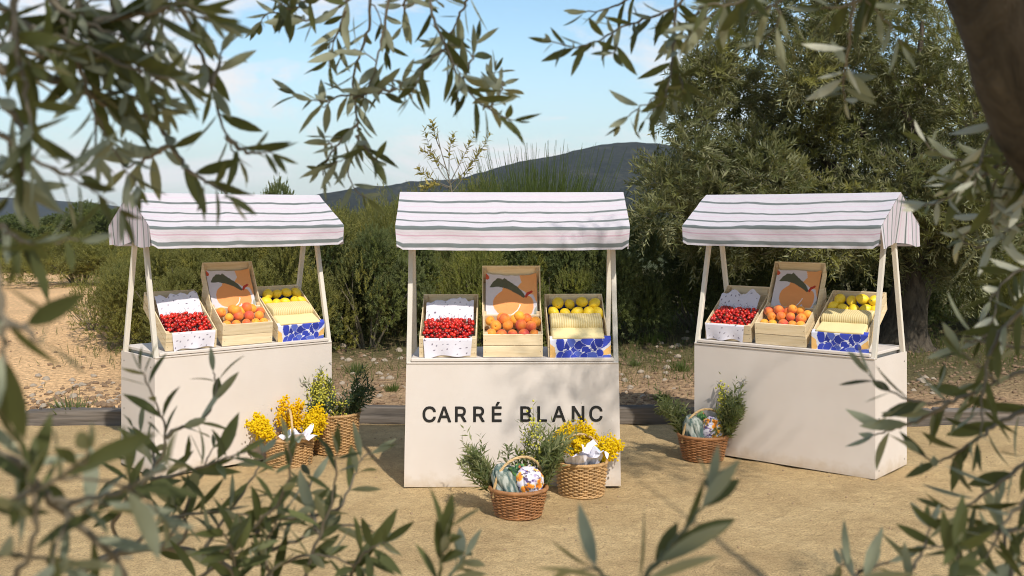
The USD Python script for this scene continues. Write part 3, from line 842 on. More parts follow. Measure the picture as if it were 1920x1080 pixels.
def fruit(kind, label, pos, rot, scale, group):
    if kind not in proto:
        if kind == 'cherry':
            o = thing('cherry', label, 'cherry', pos, 0, group, rot=rot, scale=scale)
            m = trimesh.creation.icosphere(2, 1.0)
            v = np.array(m.vertices)
            d = np.exp(-((v[:, 0] ** 2 + v[:, 1] ** 2) / 0.12)) * (v[:, 2] > 0)
            v[:, 2] -= 0.28 * d
            v *= 0.0115 * np.array([1.05, 1.0, 0.95])
            part('flesh', trimesh.Trimesh(v, m.faces, process=False), M['cherry'], o, smooth=True)
            p = spline([(0, 0, 0.008), (0.003, 0.002, 0.022), (0.010, 0.004, 0.036)], 5)
            part('stalk', tube(p, 0.0008, 4), M['stalk'], o, smooth=True)
        elif kind == 'apricot':
            o = thing('apricot', label, 'apricot', pos, 0, group, rot=rot, scale=scale)
            m = trimesh.creation.icosphere(3, 1.0)
            v = np.array(m.vertices)
            ang = np.arctan2(v[:, 1], v[:, 0])
            groove = np.exp(-(ang / 0.16) ** 2) * np.clip(1 - np.abs(v[:, 2]) ** 4, 0, 1)
            pit = np.exp(-((v[:, 0] ** 2 + v[:, 1] ** 2) / 0.05)) * (v[:, 2] > 0)
            r = 1 - 0.06 * groove
            v = v * r[:, None]
            v[:, 2] -= 0.22 * pit
            v *= 0.0345 * np.array([1.0, 0.95, 0.97])
            part('flesh', trimesh.Trimesh(v, m.faces, process=False), M['apricot'], o, smooth=True)
            st_ = trimesh.creation.icosphere(1, 0.0035)
            st_.apply_scale([1, 1, 0.6])
            st_.apply_translation([0, 0, 0.0262])
            part('stem_scar', st_, M['stalk'], o, smooth=True)
        else:
            o = thing('lemon', label, 'lemon', pos, 0, group, rot=rot, scale=scale)
            m = trimesh.creation.icosphere(3, 1.0)
            v = np.array(m.vertices)
            x = v[:, 0]
            nip = np.sign(x) * np.exp(-((1 - np.abs(x)) / 0.045)) * 0.16
            v[:, 0] = x * 1.22 + nip
            v *= 0.0345
            v *= (1 + 0.03 * (meshkit.fbm(v * 60, 3, 8) - 0.5))[:, None]
            part('peel', trimesh.Trimesh(v, m.faces, process=False), M['lemon'], o, smooth=True)
            st_ = trimesh.creation.cylinder(0.003, 0.004, sections=8)
            st_.apply_transform(trimesh.transformations.rotation_matrix(PI / 2, [0, 1, 0]))
            st_.apply_translation([0.0475, 0, 0])
            part('stem_end', st_, M['stalk'], o, smooth=True)
        proto[kind] = o
        return o
    return copy_of(proto[kind], label, pos, rot, scale, group)


ORD = ['first', 'second', 'third', 'fourth', 'fifth', 'sixth']
SIDE = ['centre lettered stall', 'left stall', 'right stall']
for k in range(3):
    rng = np.random.default_rng(50 + k)
    # ---- cherries
    cw = 0.352
    c = Crate(k, -0.395 if k != 2 else -0.40, 0.03, SHELF + 0.001, cw, 0.42, 0.115, SL, 0.12, f'tilted crate of red cherries on the {SIDE[k]}')
    nu, nv = 46, 110
    xs = np.linspace(-0.150, 0.150, nu)
    q = np.linspace(0, 1, nv)
    fl = 0.104
    ln = fl + 0.42
    a = q * ln                                   # metres along the strip from the flap's lower edge
    s = np.where(a < fl, -0.0075, np.minimum(a - fl, 0.405))
    t = np.where(a < fl, 0.115 - (fl - a) + 0.003, 0.118 - 0.058 * sstep(0.0, 0.05, a - fl) + 0.050 * sstep(0.20, 0.36, a - fl))
    s = np.where(a < fl, s, 0.42 - 0.0 * a - (0.42 - s)) * np.where(a < fl, 1, 0.80)
    Xg, A = np.meshgrid(xs, a, indexing='ij')
    S, Tt = np.broadcast_to(s, Xg.shape).copy(), np.broadcast_to(t, Xg.shape).copy()
    wv = jit(np.stack([Xg, A, 0 * A], -1), 1.0, 11, 70 + k)
    front = (A < fl)
    dn = np.clip(1 - A / fl, 0, 1)
    S -= np.where(front, dn * (0.010 + 0.012 * np.sin(Xg * 34 + k) * dn), 0)
    Tt += np.where(front, dn * (0.012 * np.exp(-((Xg - 0.03) / 0.06) ** 2)), 0)
    back = sstep(0.16, 0.32, A - fl)
    lobes = 0.55 + 0.9 * (meshkit.fbm(np.stack([Xg * 13 + 3 * k, 0 * A, 0 * A], -1), 3, 44 + k) - 0.5) + 0.22 * np.abs(np.sin(Xg / 0.30 * PI * 2 + 0.5 + k))
    Tt += back * (0.020 * wv + 0.040 * lobes * sstep(0.28, 0.42, A - fl))
    S += back * (0.020 * wv + 0.060 * (lobes - 0.8) * sstep(0.25, 0.42, A - fl))
    S = np.minimum(S, 0.372)
    Xc = Xg * (1 - 0.07 * dn * front) + (0.0 if k == 0 else (0.012 if k == 1 else -0.02))
    cloth('dotted_towel', f'white cotton towel with dark dots under the cherries of the {SIDE[k]}', 'towel', c, c.p(Xc, S, Tt), dots_col(Xg, A, 9 + k), 'dotted white towels under the cherries')
    # bed of cherries, then the ones on top
    surf = lambda x, s: 0.098 + 0.020 * np.sin(PI * np.clip(s / 0.20, 0, 1)) - 0.010 * (np.abs(x) / 0.16) ** 3
    sphere = trimesh.creation.icosphere(1, 0.0112)
    nb = 330
    bx, bs = rng.uniform(-0.150, 0.150, nb), rng.uniform(0.016, 0.20, nb)
    bp = c.p(bx, bs, surf(bx, bs) - rng.uniform(0.008, 0.026, nb))
    v, f = bake(sphere.vertices, sphere.faces, np.array([T(x) for x in bp]))
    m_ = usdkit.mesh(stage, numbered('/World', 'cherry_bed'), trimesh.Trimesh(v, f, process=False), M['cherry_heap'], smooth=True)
    xf = UsdGeom.Xformable(m_)
    xf.AddTranslateOp().Set(Gf.Vec3d(*map(float, c.loc)))
    xf.AddRotateZOp().Set(math.degrees(c.yaw))
    tag(m_, f'lower layer of red cherries in the crate on the {SIDE[k]}', 'cherries', None, 'stuff')
    top, tries = [], 0
    while len(top) < 98 and tries < 4000:
        tries += 1
        x, s_ = rng.uniform(-0.150, 0.150), rng.uniform(0.014, 0.205)
        if all((x - b[0]) ** 2 + (s_ - b[1]) ** 2 > 0.0165 ** 2 for b in top):
            top.append((x, s_))
    for x, s_ in top:
        pos = c.world(x, s_, surf(np.array(x), np.array(s_)) + rng.uniform(-0.002, 0.008))
        fruit('cherry', f'glossy red cherry in the heap on the {SIDE[k]}', pos, rng.uniform(-70, 70, 3) + np.array([25, 0, rng.uniform(0, 360)]), rng.uniform(0.92, 1.12), f'cherries heaped on the {SIDE[k]}')
    # ---- apricots
    c = Crate(k, 0.0, 0.022, SHELF + 0.001, 0.366, 0.40, 0.142, SL, 0.10, f'lower middle crate holding apricots on the {SIDE[k]}')
    spots = [(-.135, .045, 0), (-.066, .040, 0), (.004, .046, 0), (.070, .044, 0), (.138, .044, 0), (-.10, .10, .014), (-.028, .096, .022), (.046, .100, .018), (.118, .098, .012),
             (-.138, .148, .016), (-.062, .150, .030), (.012, .150, .018), (.090, .152, .026), (.145, .140, .012), (.045, .130, .052), (-.045, .118, .046)]
    for x, s_, dz in spots:
        row = 'front row' if s_ < 0.07 else 'second row' if s_ < 0.11 and dz < 0.04 else 'back row' if dz < 0.04 else 'top of the heap'
        mates = sorted(q[0] for q in spots if ('front row' if q[1] < 0.07 else 'second row' if q[1] < 0.11 and q[2] < 0.04 else 'back row' if q[2] < 0.04 else 'top of the heap') == row)
        nth = ORD[mates.index(x)]
        x += rng.uniform(-.006, .006)
        pos = c.world(x * 1.0, s_ + rng.uniform(-.004, .004), 0.112 + dz)
        fruit('apricot', f'{nth} apricot from the left, {row}, middle crate of the {SIDE[k]}', pos, rng.uniform(0, 360, 3), rng.uniform(0.90, 1.08), f'apricots in the middle crate of the {SIDE[k]}')
    up = Crate(k, 0.0, 0.205, 0.945, 0.372, 0.336, 0.095, math.radians(66), 0.30, f'upper crate with the fruit print towel, {SIDE[k]}', two=False)
    n = 96
    U, V = np.meshgrid(np.linspace(0, 1, n), np.linspace(0, 1, n), indexing='ij')
    xg = (U - 0.5) * 0.325
    sg = 0.022 + V * 0.285
    tg = 0.050 + jit(np.stack([U, V, 0 * U], -1), 0.008, 4, 80 + k) + 0.012 * (2 * np.abs(U - 0.5)) ** 6 + 0.010 * (2 * np.abs(V - 0.5)) ** 6
    cloth('fruit_print_towel', f'white towel printed with a big apricot in the upper crate of the {SIDE[k]}', 'towel', up, up.p(xg, sg, tg), apricot_print(U, V), 'fruit print towels in the upper crates')
    # ---- lemons
    c = Crate(k, 0.405, 0.03, SHELF + 0.001, 0.372 if k == 0 else 0.365, 0.42, 0.115, SL, 0.12, f'tilted crate of lemons and yellow cloths on the {SIDE[k]}')
    spots = [(-.135, .285, 0), (-.062, .270, .004), (.012, .272, 0), (.088, .274, 0), (.148, .282, -.008), (-.105, .335, .026), (-.028, .345, .012), (.050, .340, .028), (.130, .335, .022)]
    for x, s_, dz in spots:
        pos = c.world(x, s_, 0.088 + dz + rng.uniform(-.004, .004))
        row = 'upper row' if s_ > 0.31 else 'lower row'
        nth = ORD[sorted(q[0] for q in spots if (q[1] > 0.31) == (s_ > 0.31)).index(x)]
        fruit('lemon', f'{nth} lemon from the left, {row}, lemon crate of the {SIDE[k]}', pos, (rng.uniform(-40, 40), rng.uniform(-50, 50), rng.uniform(0, 360)), rng.uniform(0.88, 1.1), f'lemons on the {SIDE[k]}')
    ub = box(-0.16, 0.16, 0, 0.1, 0, 0.01)
    v = np.array([(-0.165, 0.225, 0.012), (0.165, 0.225, 0.012), (0.165, 0.40, 0.012), (-0.165, 0.40, 0.012), (-0.165, 0.225, 0.052), (0.165, 0.225, 0.052), (0.165, 0.40, 0.058), (-0.165, 0.40, 0.058)])
    tr = Gf.Matrix4d
    sloped = thing('blue_cloth', f'dark blue cloth bunched under the lemons of the {SIDE[k]}', 'cloth', c.loc, c.yaw)
    bm = trimesh.convex.convex_hull(c.p(v[:, 0], v[:, 1], v[:, 2])).subdivide().subdivide().subdivide()
    bv = np.array(bm.vertices)
    bm.vertices = bv + jit(bv, 0.006, 22, 90 + k)[:, None] * np.array([0, -0.4, 1])
    part('fold', bm, plain(f'indigo_cloth_{k}', (0.03, 0.045, 0.20), 0.9) if k == 0 else M['indigo'], sloped, smooth=True)
    if k == 0:
        M['indigo'] = UsdShade.Material.Get(stage, '/World/Looks/indigo_cloth_0')
    # ribbed upright towel and the folded stack in front of it
    yt = thing('yellow_towel', f'folded pale yellow towels in the lemon crate of the {SIDE[k]}', 'towel', c.loc, c.yaw, 'folded yellow towels')

    def in_crate(m, s0, t0, tilt):
        vv = np.array(m.vertices)
        ca, sa = math.cos(tilt), math.sin(tilt)
        y, z = vv[:, 1] * ca - vv[:, 2] * sa, vv[:, 1] * sa + vv[:, 2] * ca
        o = c.p(0.0, s0, t0)
        return trimesh.Trimesh(np.stack([vv[:, 0], y, z], -1) + o, m.faces, process=False)
    roll = folded(0.325, 0.075, 0.080, 1, 100 + k, nx=140)
    rv = np.array(roll.vertices)
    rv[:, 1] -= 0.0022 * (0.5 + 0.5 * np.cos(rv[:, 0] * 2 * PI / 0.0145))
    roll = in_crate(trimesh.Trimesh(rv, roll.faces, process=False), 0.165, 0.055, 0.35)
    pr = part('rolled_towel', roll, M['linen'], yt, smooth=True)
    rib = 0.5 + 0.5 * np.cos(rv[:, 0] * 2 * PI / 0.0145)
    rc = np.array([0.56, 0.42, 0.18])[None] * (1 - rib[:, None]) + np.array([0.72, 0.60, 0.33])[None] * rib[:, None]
    colored(pr, rc)
    stk = folded(0.33, 0.13, 0.066, 3, 110 + k)
    sv = np.array(stk.vertices)
    stp = in_crate(stk, 0.026, 0.055, 0.45)
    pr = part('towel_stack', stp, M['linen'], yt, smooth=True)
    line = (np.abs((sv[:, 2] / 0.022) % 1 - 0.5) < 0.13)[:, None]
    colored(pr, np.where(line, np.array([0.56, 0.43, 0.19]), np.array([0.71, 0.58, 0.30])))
    # blue flap
    nu, nv = 130, 60
    wf, hf_ = 0.375, 0.138
    U, V = np.meshgrid(np.linspace(0, 1, nu), np.linspace(0, 1, nv), indexing='ij')
    xg = (U - 0.5) * wf + (0.012 if k == 0 else 0.004)
    z_ = V * hf_ - 0.004
    wv = jit(np.stack([U * 2, V, 0 * U], -1), 1.0, 3, 120 + k)
    sg = np.where(z_ < 0.117, -0.009 - 0.010 * (1 - V) * (0.6 + np.sin(U * 9 + k)), -0.009 + (z_ - 0.117) * 1.4)
    sg = sg + 0.006 * wv * (1 - V)
    tg = np.where(z_ < 0.117, z_, 0.117 + (z_ - 0.117) * 0.25) + 0.006 * (U - 0.5) * (1 if k == 1 else 0.4)
    cloth('blue_print_towel', f'blue petal print towel hung over the lemon crate of the {SIDE[k]}', 'towel', c, c.p(xg, sg, tg), blue_print(U, V, wf, hf_, 3), 'blue print towels over the lemon crates')

# ------------------------------------------------------------------ timber edging
def beam(px0, px1, depth, label, tilt=0.0, hh=0.135, seed=0):
    x0, x1 = (px0 - 960) / F * depth, (px1 - 960) / F * depth
    L = x1 - x0
    b = box(0, L, 0, 0.13, 0, hh, 0.012)
    v, f = trimesh.remesh.subdivide_to_size(b.vertices, b.faces, 0.07)
    v = np.array(v)
    n = jit(v + seed, 0.014, np.array([3.0, 9, 14]), 200 + seed)
    v[:, 1] += n * 0.8
    v[:, 2] += n
    o = thing('timber_beam', label, 'timber', (x0, depth, -0.02), 0, 'weathered timbers edging the sand', rot=(0, math.degrees(-tilt), 0))
    part('sleeper', trimesh.Trimesh(v, f, process=False), M['timber'], o, smooth=35)
    for e in (0.10, L - 0.10):
        part('iron_pin', trimesh.creation.cylinder(0.011, 0.02, sections=10, transform=T((e, 0.065, hh + 0.004))), M['nail'], o)
    return o


beam(46, 232, 8.46, 'cracked dark timber behind the left stall, ending in open sand', 0.012, 0.135, 1)
beam(236, 655, 8.50, 'dark timber length hidden mostly behind the left stall', 0.0, 0.14, 2)
beam(659, 958, 8.52, 'grey timber length running behind the tall basket to the centre stall', -0.004, 0.155, 3)
beam(962, 1285, 8.52, 'grey timber length between the centre stall and the right stall', 0.0, 0.150, 4)
beam(1289, 1692, 8.50, 'timber length hidden behind the right stall', 0.0, 0.145, 5)
beam(1697, 1752, 8.47, 'short timber stub at the corner of the right stall', 0.0, 0.14, 6)
beam(1757, 1990, 8.47, 'grey timber beyond the right stall at the edge of the view', 0.0, 0.14, 7)

# ------------------------------------------------------------------ wicker baskets
BASKETS = {}


def basket(name, label, px, py_base, r_top, r_bot, h, wicker, handle=None, rows=16, stakes=26, loops=False, rz=0.0):
    depth = F * HC / (py_base - HY)
    loc = at(px, py_base, depth)
    loc[2] = float(sand_z(np.array(loc[0]), np.array(loc[1]))) + 0.002
    o = thing('basket', label, 'basket', loc, rz, 'wicker baskets in front of the stalls')
    BASKETS[name] = (loc, r_top, r_bot, h)
    rad = lambda z: r_bot + (r_top - r_bot) * (z / h) ** 0.85
    mw = M[wicker]
    rng = np.random.default_rng(int(px))
    nseg = stakes * 4
    th = np.linspace(0, 2 * PI, nseg, endpoint=False)
    rh = (h - 0.02) / rows
    for i in range(rows):
        z = 0.012 + (i + 0.5) * rh
        wob = 0.0015 * np.sin(th * 3 + rng.uniform(0, 6)) + rng.uniform(-0.001, 0.001)
        rr = rad(z) + 0.0058 * np.cos(th * stakes / 2 + PI * i) + wob
        p = np.stack([rr * np.cos(th), rr * np.sin(th), z + 0.0012 * np.sin(th * 2 + i)], -1)
        part('weaver', tube(p, rh * 0.50, 6, closed=True), mw, o, smooth=True)
    for i in range(stakes):
        a = 2 * PI * (i + 0.0) / stakes
        z = np.linspace(0.004, h, 6)
        part('stake', tube(np.stack([rad(z) * math.cos(a), rad(z) * math.sin(a), z], -1), 0.0042, 6), mw, o, smooth=True)
    n = 150
    th = np.linspace(0, 2 * PI, n, endpoint=False)
    for ph in (0, 2 * PI / 3, 4 * PI / 3):
        q = th * 22 + ph
        rr = rad(h) + 0.006 * np.cos(q)
        part('rim_braid', tube(np.stack([rr * np.cos(th), rr * np.sin(th), h + 0.002 + 0.006 * np.sin(q)], -1), 0.0066, 6, closed=True), mw, o, smooth=True)
    for ph in (0, PI):
        q = th * 18 + ph
        rr = rad(0) + 0.003 + 0.003 * np.cos(q)
        part('foot_braid', tube(np.stack([rr * np.cos(th), rr * np.sin(th), 0.008 + 0.003 * np.sin(q)], -1), 0.0058, 6, closed=True), mw, o, smooth=True)
    zz = np.array([0.006, h - 0.004])
    a = np.linspace(0, 2 * PI, 33)
    v = np.vstack([np.stack([(rad(z) - 0.0035) * np.cos(a), (rad(z) - 0.0035) * np.sin(a), 0 * a + z], -1) for z in zz])
    f = [[i, i + 1, i + 34] for i in range(32)] + [[i, i + 34, i + 33] for i in range(32)]
    v = np.vstack([v, [0, 0, 0.006]])
    f += [[66, i + 1, i] for i in range(32)]
    part('inner_wall', trimesh.Trimesh(v, np.array(f), process=False), mw, o, smooth=30)
    if handle:
        ang, hz, lean = handle
        hx, hy = math.cos(ang), math.sin(ang)
        t = np.linspace(0, PI, 25)
        core = np.stack([r_top * np.cos(t) * hx, r_top * np.cos(t) * hy, h * 0.75 + (hz - h * 0.75) * np.sin(t) ** 0.75], -1)
        core[:, 0] += -hy * lean * np.sin(t)
        core[:, 1] += hx * lean * np.sin(t)
        for ph in (0, 2 * PI / 3, 4 * PI / 3):
            q = np.linspace(0, 9 * PI, 25) + ph
            off = 0.0042 * np.stack([np.cos(q) * hx * np.cos(t) - np.sin(q) * hy, np.cos(q) * hy * np.cos(t) + np.sin(q) * hx, np.cos(q) * np.sin(t)], -1)
            part('handle', tube(core + off, 0.0048, 6), M['handle'], o, smooth=True)
    if loops:
        for s in (0.35, -2.75):
            t = np.linspace(0, PI, 12)
            c, d = np.array([math.cos(s), math.sin(s), 0]), np.array([-math.sin(s), math.cos(s), 0])
            p = c * (rad(h) + 0.004) + np.cos(t)[:, None] * 0.035 * d + np.sin(t)[:, None] * 0.045 * np.array([0, 0, 1]) + np.array([0, 0, h])
            part('ear_handle', tube(p, 0.007, 6), M['handle'], o, smooth=True)
    return o


basket('cp', 'brown wicker basket with printed cloths, nearest the camera', 972, 965, 0.157, 0.122, 0.150, 'wicker', handle=(-2.62, 0.325, 0.03))
basket('cm', 'honey wicker basket of mimosa and white cloth by the lettered panel', 1090, 926, 0.150, 0.128, 0.195, 'wicker_light', handle=(0.25, 0.345, 0.06), rows=17, stakes=30)
basket('ls', 'small honey wicker basket of mimosa before the left stall', 543, 868, 0.158, 0.140, 0.175, 'wicker_light', handle=(1.9, 0.36, 0.0), rows=16, stakes=30)
basket('lt', 'tall wicker basket of greenery at the left stall end', 629, 846, 0.165, 0.140, 0.270, 'wicker_light', rows=24, stakes=32, loops=True)
basket('rp', 'brown wicker basket with printed cloths before the right stall', 1318, 858, 0.168, 0.130, 0.165, 'wicker', handle=(-2.70, 0.345, 0.03))


# ------------------------------------------------------------------ flowers, greenery and cloths in the baskets
BLADE = (np.array([[0, 0, 0], [0.35, 0.5, 0.04], [1, 0, -0.03], [0.35, -0.5, 0.04]]), np.array([[0, 2, 1], [0, 3, 2]]))


def blade(wid):
    v = BLADE[0].copy()
    v[:, 1] *= wid
    return v, BLADE[1]


def sprig_leaves(rng, p, L, wid, n, spread=0.9, start=0.1):
    """leaves in a spiral round the path p; returns (v, f)"""
    t = np.linspace(start, 1, n)
    ii = t * (len(p) - 1)
    i0 = np.minimum(ii.astype(int), len(p) - 2)
    fr = (ii - i0)[:, None]
    pos = p[i0] * (1 - fr) + p[i0 + 1] * fr
    tan = p[i0 + 1] - p[i0]
    tan /= np.linalg.norm(tan, axis=1, keepdims=True)
    a = np.arange(n) * 2.4 + rng.uniform(0, 6)
    u = np.cross(tan, np.array([0.31, 0.2, 0.93]))
    u /= np.maximum(np.linalg.norm(u, axis=1, keepdims=True), 1e-6)
    w = np.cross(tan, u)
    out = np.cos(a)[:, None] * u + np.sin(a)[:, None] * w
    sp_ = rng.uniform(0.6, 1.2, n)[:, None] * spread
    d = tan * np.cos(sp_) + out * np.sin(sp_)
    nrm = tan * np.sin(sp_) - out * np.cos(sp_) + rng.normal(0, 0.25, (n, 3))
    s = L * rng.uniform(0.7, 1.15, n) * (1 - 0.35 * t ** 3)
    v, f = blade(wid)
    return bake(v, f, frames(d, nrm, pos, s))


BALL = trimesh.creation.icosphere(0, 1.0)


def bunch(name, label, cat, loc, sprigs, seed, leaf, leaf_len, leaf_wid, bloom=None, stem_m='twig_green', group=None):
    """sprigs: list of (start xyz, end xyz, bend, n leaves, n blossoms); local to loc"""
    rng = np.random.default_rng(seed)
    o = thing(name, label, cat, loc, 0, group)
    for s in sprigs:
        a, b, bend, nl, nb = s[:5]
        lf = s[5] if len(s) > 5 else leaf
        a, b = np.array(a, float), np.array(b, float)
        mid = (a + b) / 2 + rng.normal(0, 1, 3) * bend + np.array([0, 0, 0.03])
        p = spline([a, mid, b], 9)
        sp_ = part('sprig', tube(p, np.linspace(0.0028, 0.001, 9), 5), M[stem_m], o, smooth=True)
        if nl:
            vs = [sprig_leaves(rng, p, leaf_len, leaf_wid, nl, 0.95, 0.15)]
            for q in range(max(2, nl // 12)):
                i = rng.integers(3, 8)
                d = (p[-1] - p[0]) * 0.28 + rng.normal(0, 0.045, 3)
                vs.append(sprig_leaves(rng, spline([p[i], p[i] + d * 0.6 + [0, 0, 0.006], p[i] + d], 6), leaf_len * 0.9, leaf_wid, nl // 3, 0.95, 0.1))
            part('foliage', cat_meshes(vs), M[lf], sp_)
        if nb:
            t = rng.uniform(0.35, 1.03, nb)
            pos = a + (b - a) * 0
            pc = np.stack([np.interp(t * 8, np.arange(9), p[:, k]) for k in range(3)], -1)
            pos = pc + rng.normal(0, 0.017, (nb, 3))
            v, f = bake(BALL.vertices, BALL.faces, np.array([T(q, s=rng.uniform(0.0045, 0.008)) for q in pos]))
            part('blossom', trimesh.Trimesh(v, f, process=False), M[s[6] if len(s) > 6 else bloom], sp_, smooth=True)
    return o


def fan(rng, n, base_r, cx_, cy_, z0, reach, up, az0, az1, nl, nb, jitter=0.03, extra=()):
    out = []
    for i in range(n):
        az = az0 + (az1 - az0) * (i + rng.uniform(0.1, 0.9)) / n
        r = reach * rng.uniform(0.65, 1.05)
        z = up * rng.uniform(0.6, 1.08)
        a = (cx_ + base_r * 0.5 * math.cos(az), cy_ + base_r * 0.5 * math.sin(az), z0 - 0.06)
        b = (cx_ + r * math.cos(az), cy_ + r * math.sin(az), z0 + z)
        out.append((a, b, jitter, nl, nb) + tuple(extra))
    return out


R_ = np.random.default_rng(77)
loc, rt, rb, hh = BASKETS['cp']
bunch('greenery', 'leafy pale green sprigs spreading from the printed cloth basket nearest the camera', 'greenery', loc,
      fan(R_, 14, rt, -0.05, 0.07, hh, 0.29, 0.18, 2.5, 3.45, 34, 0) + fan(R_, 16, rt, 0.06, 0.08, hh, 0.25, 0.24, -0.25, 1.3, 38, 0) + fan(R_, 5, rt, 0.02, 0.08, hh, 0.10, 0.24, 0.2, 2.8, 24, 0)
      + fan(R_, 4, rt, 0.05, 0.09, hh, 0.07, 0.40, 0.2, 2.0, 8, 26, 0.01, ('herb', 'mimosa_pale')), 1, 'herb', 0.066, 0.24, 'mimosa_pale', group='greenery standing in the baskets')
loc, rt, rb, hh = BASKETS['rp']
bunch('greenery', 'leafy sprigs with pale blossom spreading from the basket before the right stall', 'greenery', loc,
      fan(R_, 13, rt, -0.06, 0.06, hh, 0.24, 0.20, 2.5, 3.5, 34, 0, 0.03, ('herb', 'mimosa_pale')) + fan(R_, 16, rt, 0.07, 0.01, hh, 0.20, 0.27, -1.15, -0.15, 38, 0, 0.02)
      + fan(R_, 5, rt, 0.06, 0.0, hh, 0.09, 0.37, -1.0, 0.6, 8, 45, 0.01, ('herb', 'mimosa_pale')), 2, 'herb', 0.066, 0.24, 'mimosa_pale', group='greenery standing in the baskets')
loc, rt, rb, hh = BASKETS['cm']
bunch('mimosa_bunch', 'yellow mimosa bunch in the basket by the lettered panel', 'flowers', loc,
      fan(R_, 6, rt, 0.0, 0.04, hh, 0.16, 0.13, 2.3, 3.3, 8, 190) + fan(R_, 8, rt, 0.0, 0.05, hh, 0.10, 0.20, 0.6, 2.6, 8, 220) + fan(R_, 6, rt, 0.03, 0.0, hh, 0.22, 0.12, -0.4, 0.6, 10, 190), 3, 'herb', 0.035, 0.10, 'mimosa', group='mimosa bunches in the baskets')
loc, rt, rb, hh = BASKETS['ls']
bunch('mimosa_bunch', 'deep yellow mimosa bunch in the small basket before the left stall', 'flowers', loc,
      fan(R_, 10, rt, -0.04, 0.0, hh, 0.23, 0.12, 2.9, 4.2, 8, 220) + fan(R_, 4, rt, 0.01, 0.05, hh, 0.08, 0.22, 1.0, 2.6, 6, 240, 0.02, ('herb', 'mimosa_orange')) + fan(R_, 6, rt, 0.07, 0.04, hh, 0.15, 0.17, 0.1, 1.2, 8, 220), 4, 'herb', 0.035, 0.10, 'mimosa', group='mimosa bunches in the baskets')
loc, rt, rb, hh = BASKETS['lt']
bunch('greenery', 'dark greenery with yellow blossom in the tall basket', 'greenery', loc,
      fan(R_, 9, rt, -0.02, 0.0, hh, 0.14, 0.27, 1.9, 4.0, 24, 130, 0.03, ('herb', 'mimosa_pale')) + fan(R_, 12, rt, 0.03, 0.0, hh, 0.24, 0.16, -0.6, 1.2, 30, 0) + fan(R_, 9, rt, 0.0, -0.04, hh, 0.15, 0.12, 3.6, 5.8, 26, 18, 0.02, ('deep_herb', 'mimosa_pale')) + fan(R_, 4, rt, 0.08, 0.0, hh, 0.10, 0.28, -0.4, 0.9, 30, 0),
      5, 'deep_herb', 0.060, 0.24, 'mimosa_pale', group='greenery standing in the baskets')


def bundle(name, label, loc, c, size, seed, colf, rough=0.14, rot=0.0, folds=7):
    """a soft bunched cloth with folds running over it"""
    m = trimesh.creation.icosphere(5, 1.0)
    v = np.array(m.vertices)
    n = meshkit.fbm(v * 1.3 + seed, 2, seed) - 0.5
    th, ph = np.arctan2(v[:, 1], v[:, 0]), v[:, 2]
    w = folds * th + 2.2 * np.sin(2.3 * ph + seed) + 3.0 * n
    fold = (1 - np.abs(np.sin(w / 2))) ** 2.2
    r = 1 + rough * 2 * n - 0.13 * fold * (1 - 0.6 * np.clip(ph, 0, 1) ** 4)
    v = v * r[:, None] * np.asarray(size)
    v[:, 2] = np.where(v[:, 2] > 0.55 * size[2], 0.55 * size[2] + (v[:, 2] - 0.55 * size[2]) * 0.65, v[:, 2])
    col = colf(np.array(m.vertices), seed)
    ca, sa = math.cos(rot), math.sin(rot)
    v = np.stack([v[:, 0] * ca - v[:, 2] * sa, v[:, 1], v[:, 0] * sa + v[:, 2] * ca], -1) + np.asarray(c)
    return _cloth_prim(name, label, loc, trimesh.Trimesh(v, m.faces, process=False), col)


def _cloth_prim(name, label, loc, m, col):
    prim = usdkit.mesh(stage, numbered('/World', name), m, M['linen'], smooth=True)
    UsdGeom.Xformable(prim).AddTranslateOp().Set(Gf.Vec3d(*map(float, loc)))
    colored(prim, col)
    return tag(prim, label, 'cloth')


def gathered(name, label, loc, c, radius, height, seed, colf, folds=6, lean=(0, 0)):
    """a cloth gathered at its middle and opening upward in loose pleats with a free edge"""
    nu, nt = 140, 40
    U, Tt = np.meshgrid(np.linspace(0, 2 * PI, nu + 1), np.linspace(0.02, 1, nt + 1), indexing='ij')
    cu, su = np.cos(U), np.sin(U)
    q = np.stack([cu * 1.1 + seed, su * 1.1, Tt * 0.7], -1)
    a = meshkit.fbm(q, 3, seed) - 0.5
    b = meshkit.fbm(q * 2.3, 2, seed + 4) - 0.5
    ple = np.sin(folds * U + 5 * a + seed) + 0.45 * np.sin((folds * 2 + 1) * U + 8 * b)
    r = radius * (0.30 + 0.75 * Tt ** 0.8) * (1 + 0.9 * a * Tt) * (1 + 0.20 * ple * Tt)
    z = height * np.sin(np.minimum(Tt * 1.25, 1.35)) * (0.75 + 1.5 * a) - 0.35 * height * np.clip(Tt - 0.65, 0, 1) * (1 + 3 * b)
    P = np.stack([r * cu + lean[0] * Tt, r * su + lean[1] * Tt, z], -1) + np.asarray(c)
    col = colf(np.stack([cu * Tt, su * Tt, Tt], -1).reshape(-1, 3) * 1.3, seed)
    return _cloth_prim(name, label, loc, trimesh.Trimesh(P.reshape(-1, 3), grid(nu, nt), process=False), col)


def lumps(p, s, seed, o=2):
    return meshkit.fbm(p * s + 5.1, o, seed)


def grey_leaf(p, seed):
    col = np.ones((len(p), 3)) * np.array([0.25, 0.275, 0.235])
    a = lumps(p * np.array([1.4, 1.4, .7]), 3.6, seed, 3)
    col[a > 0.52] = (0.15, 0.185, 0.155)
    col[a > 0.60] = (0.075, 0.12, 0.11)
    col[a < 0.40] = (0.40, 0.42, 0.37)
    return col


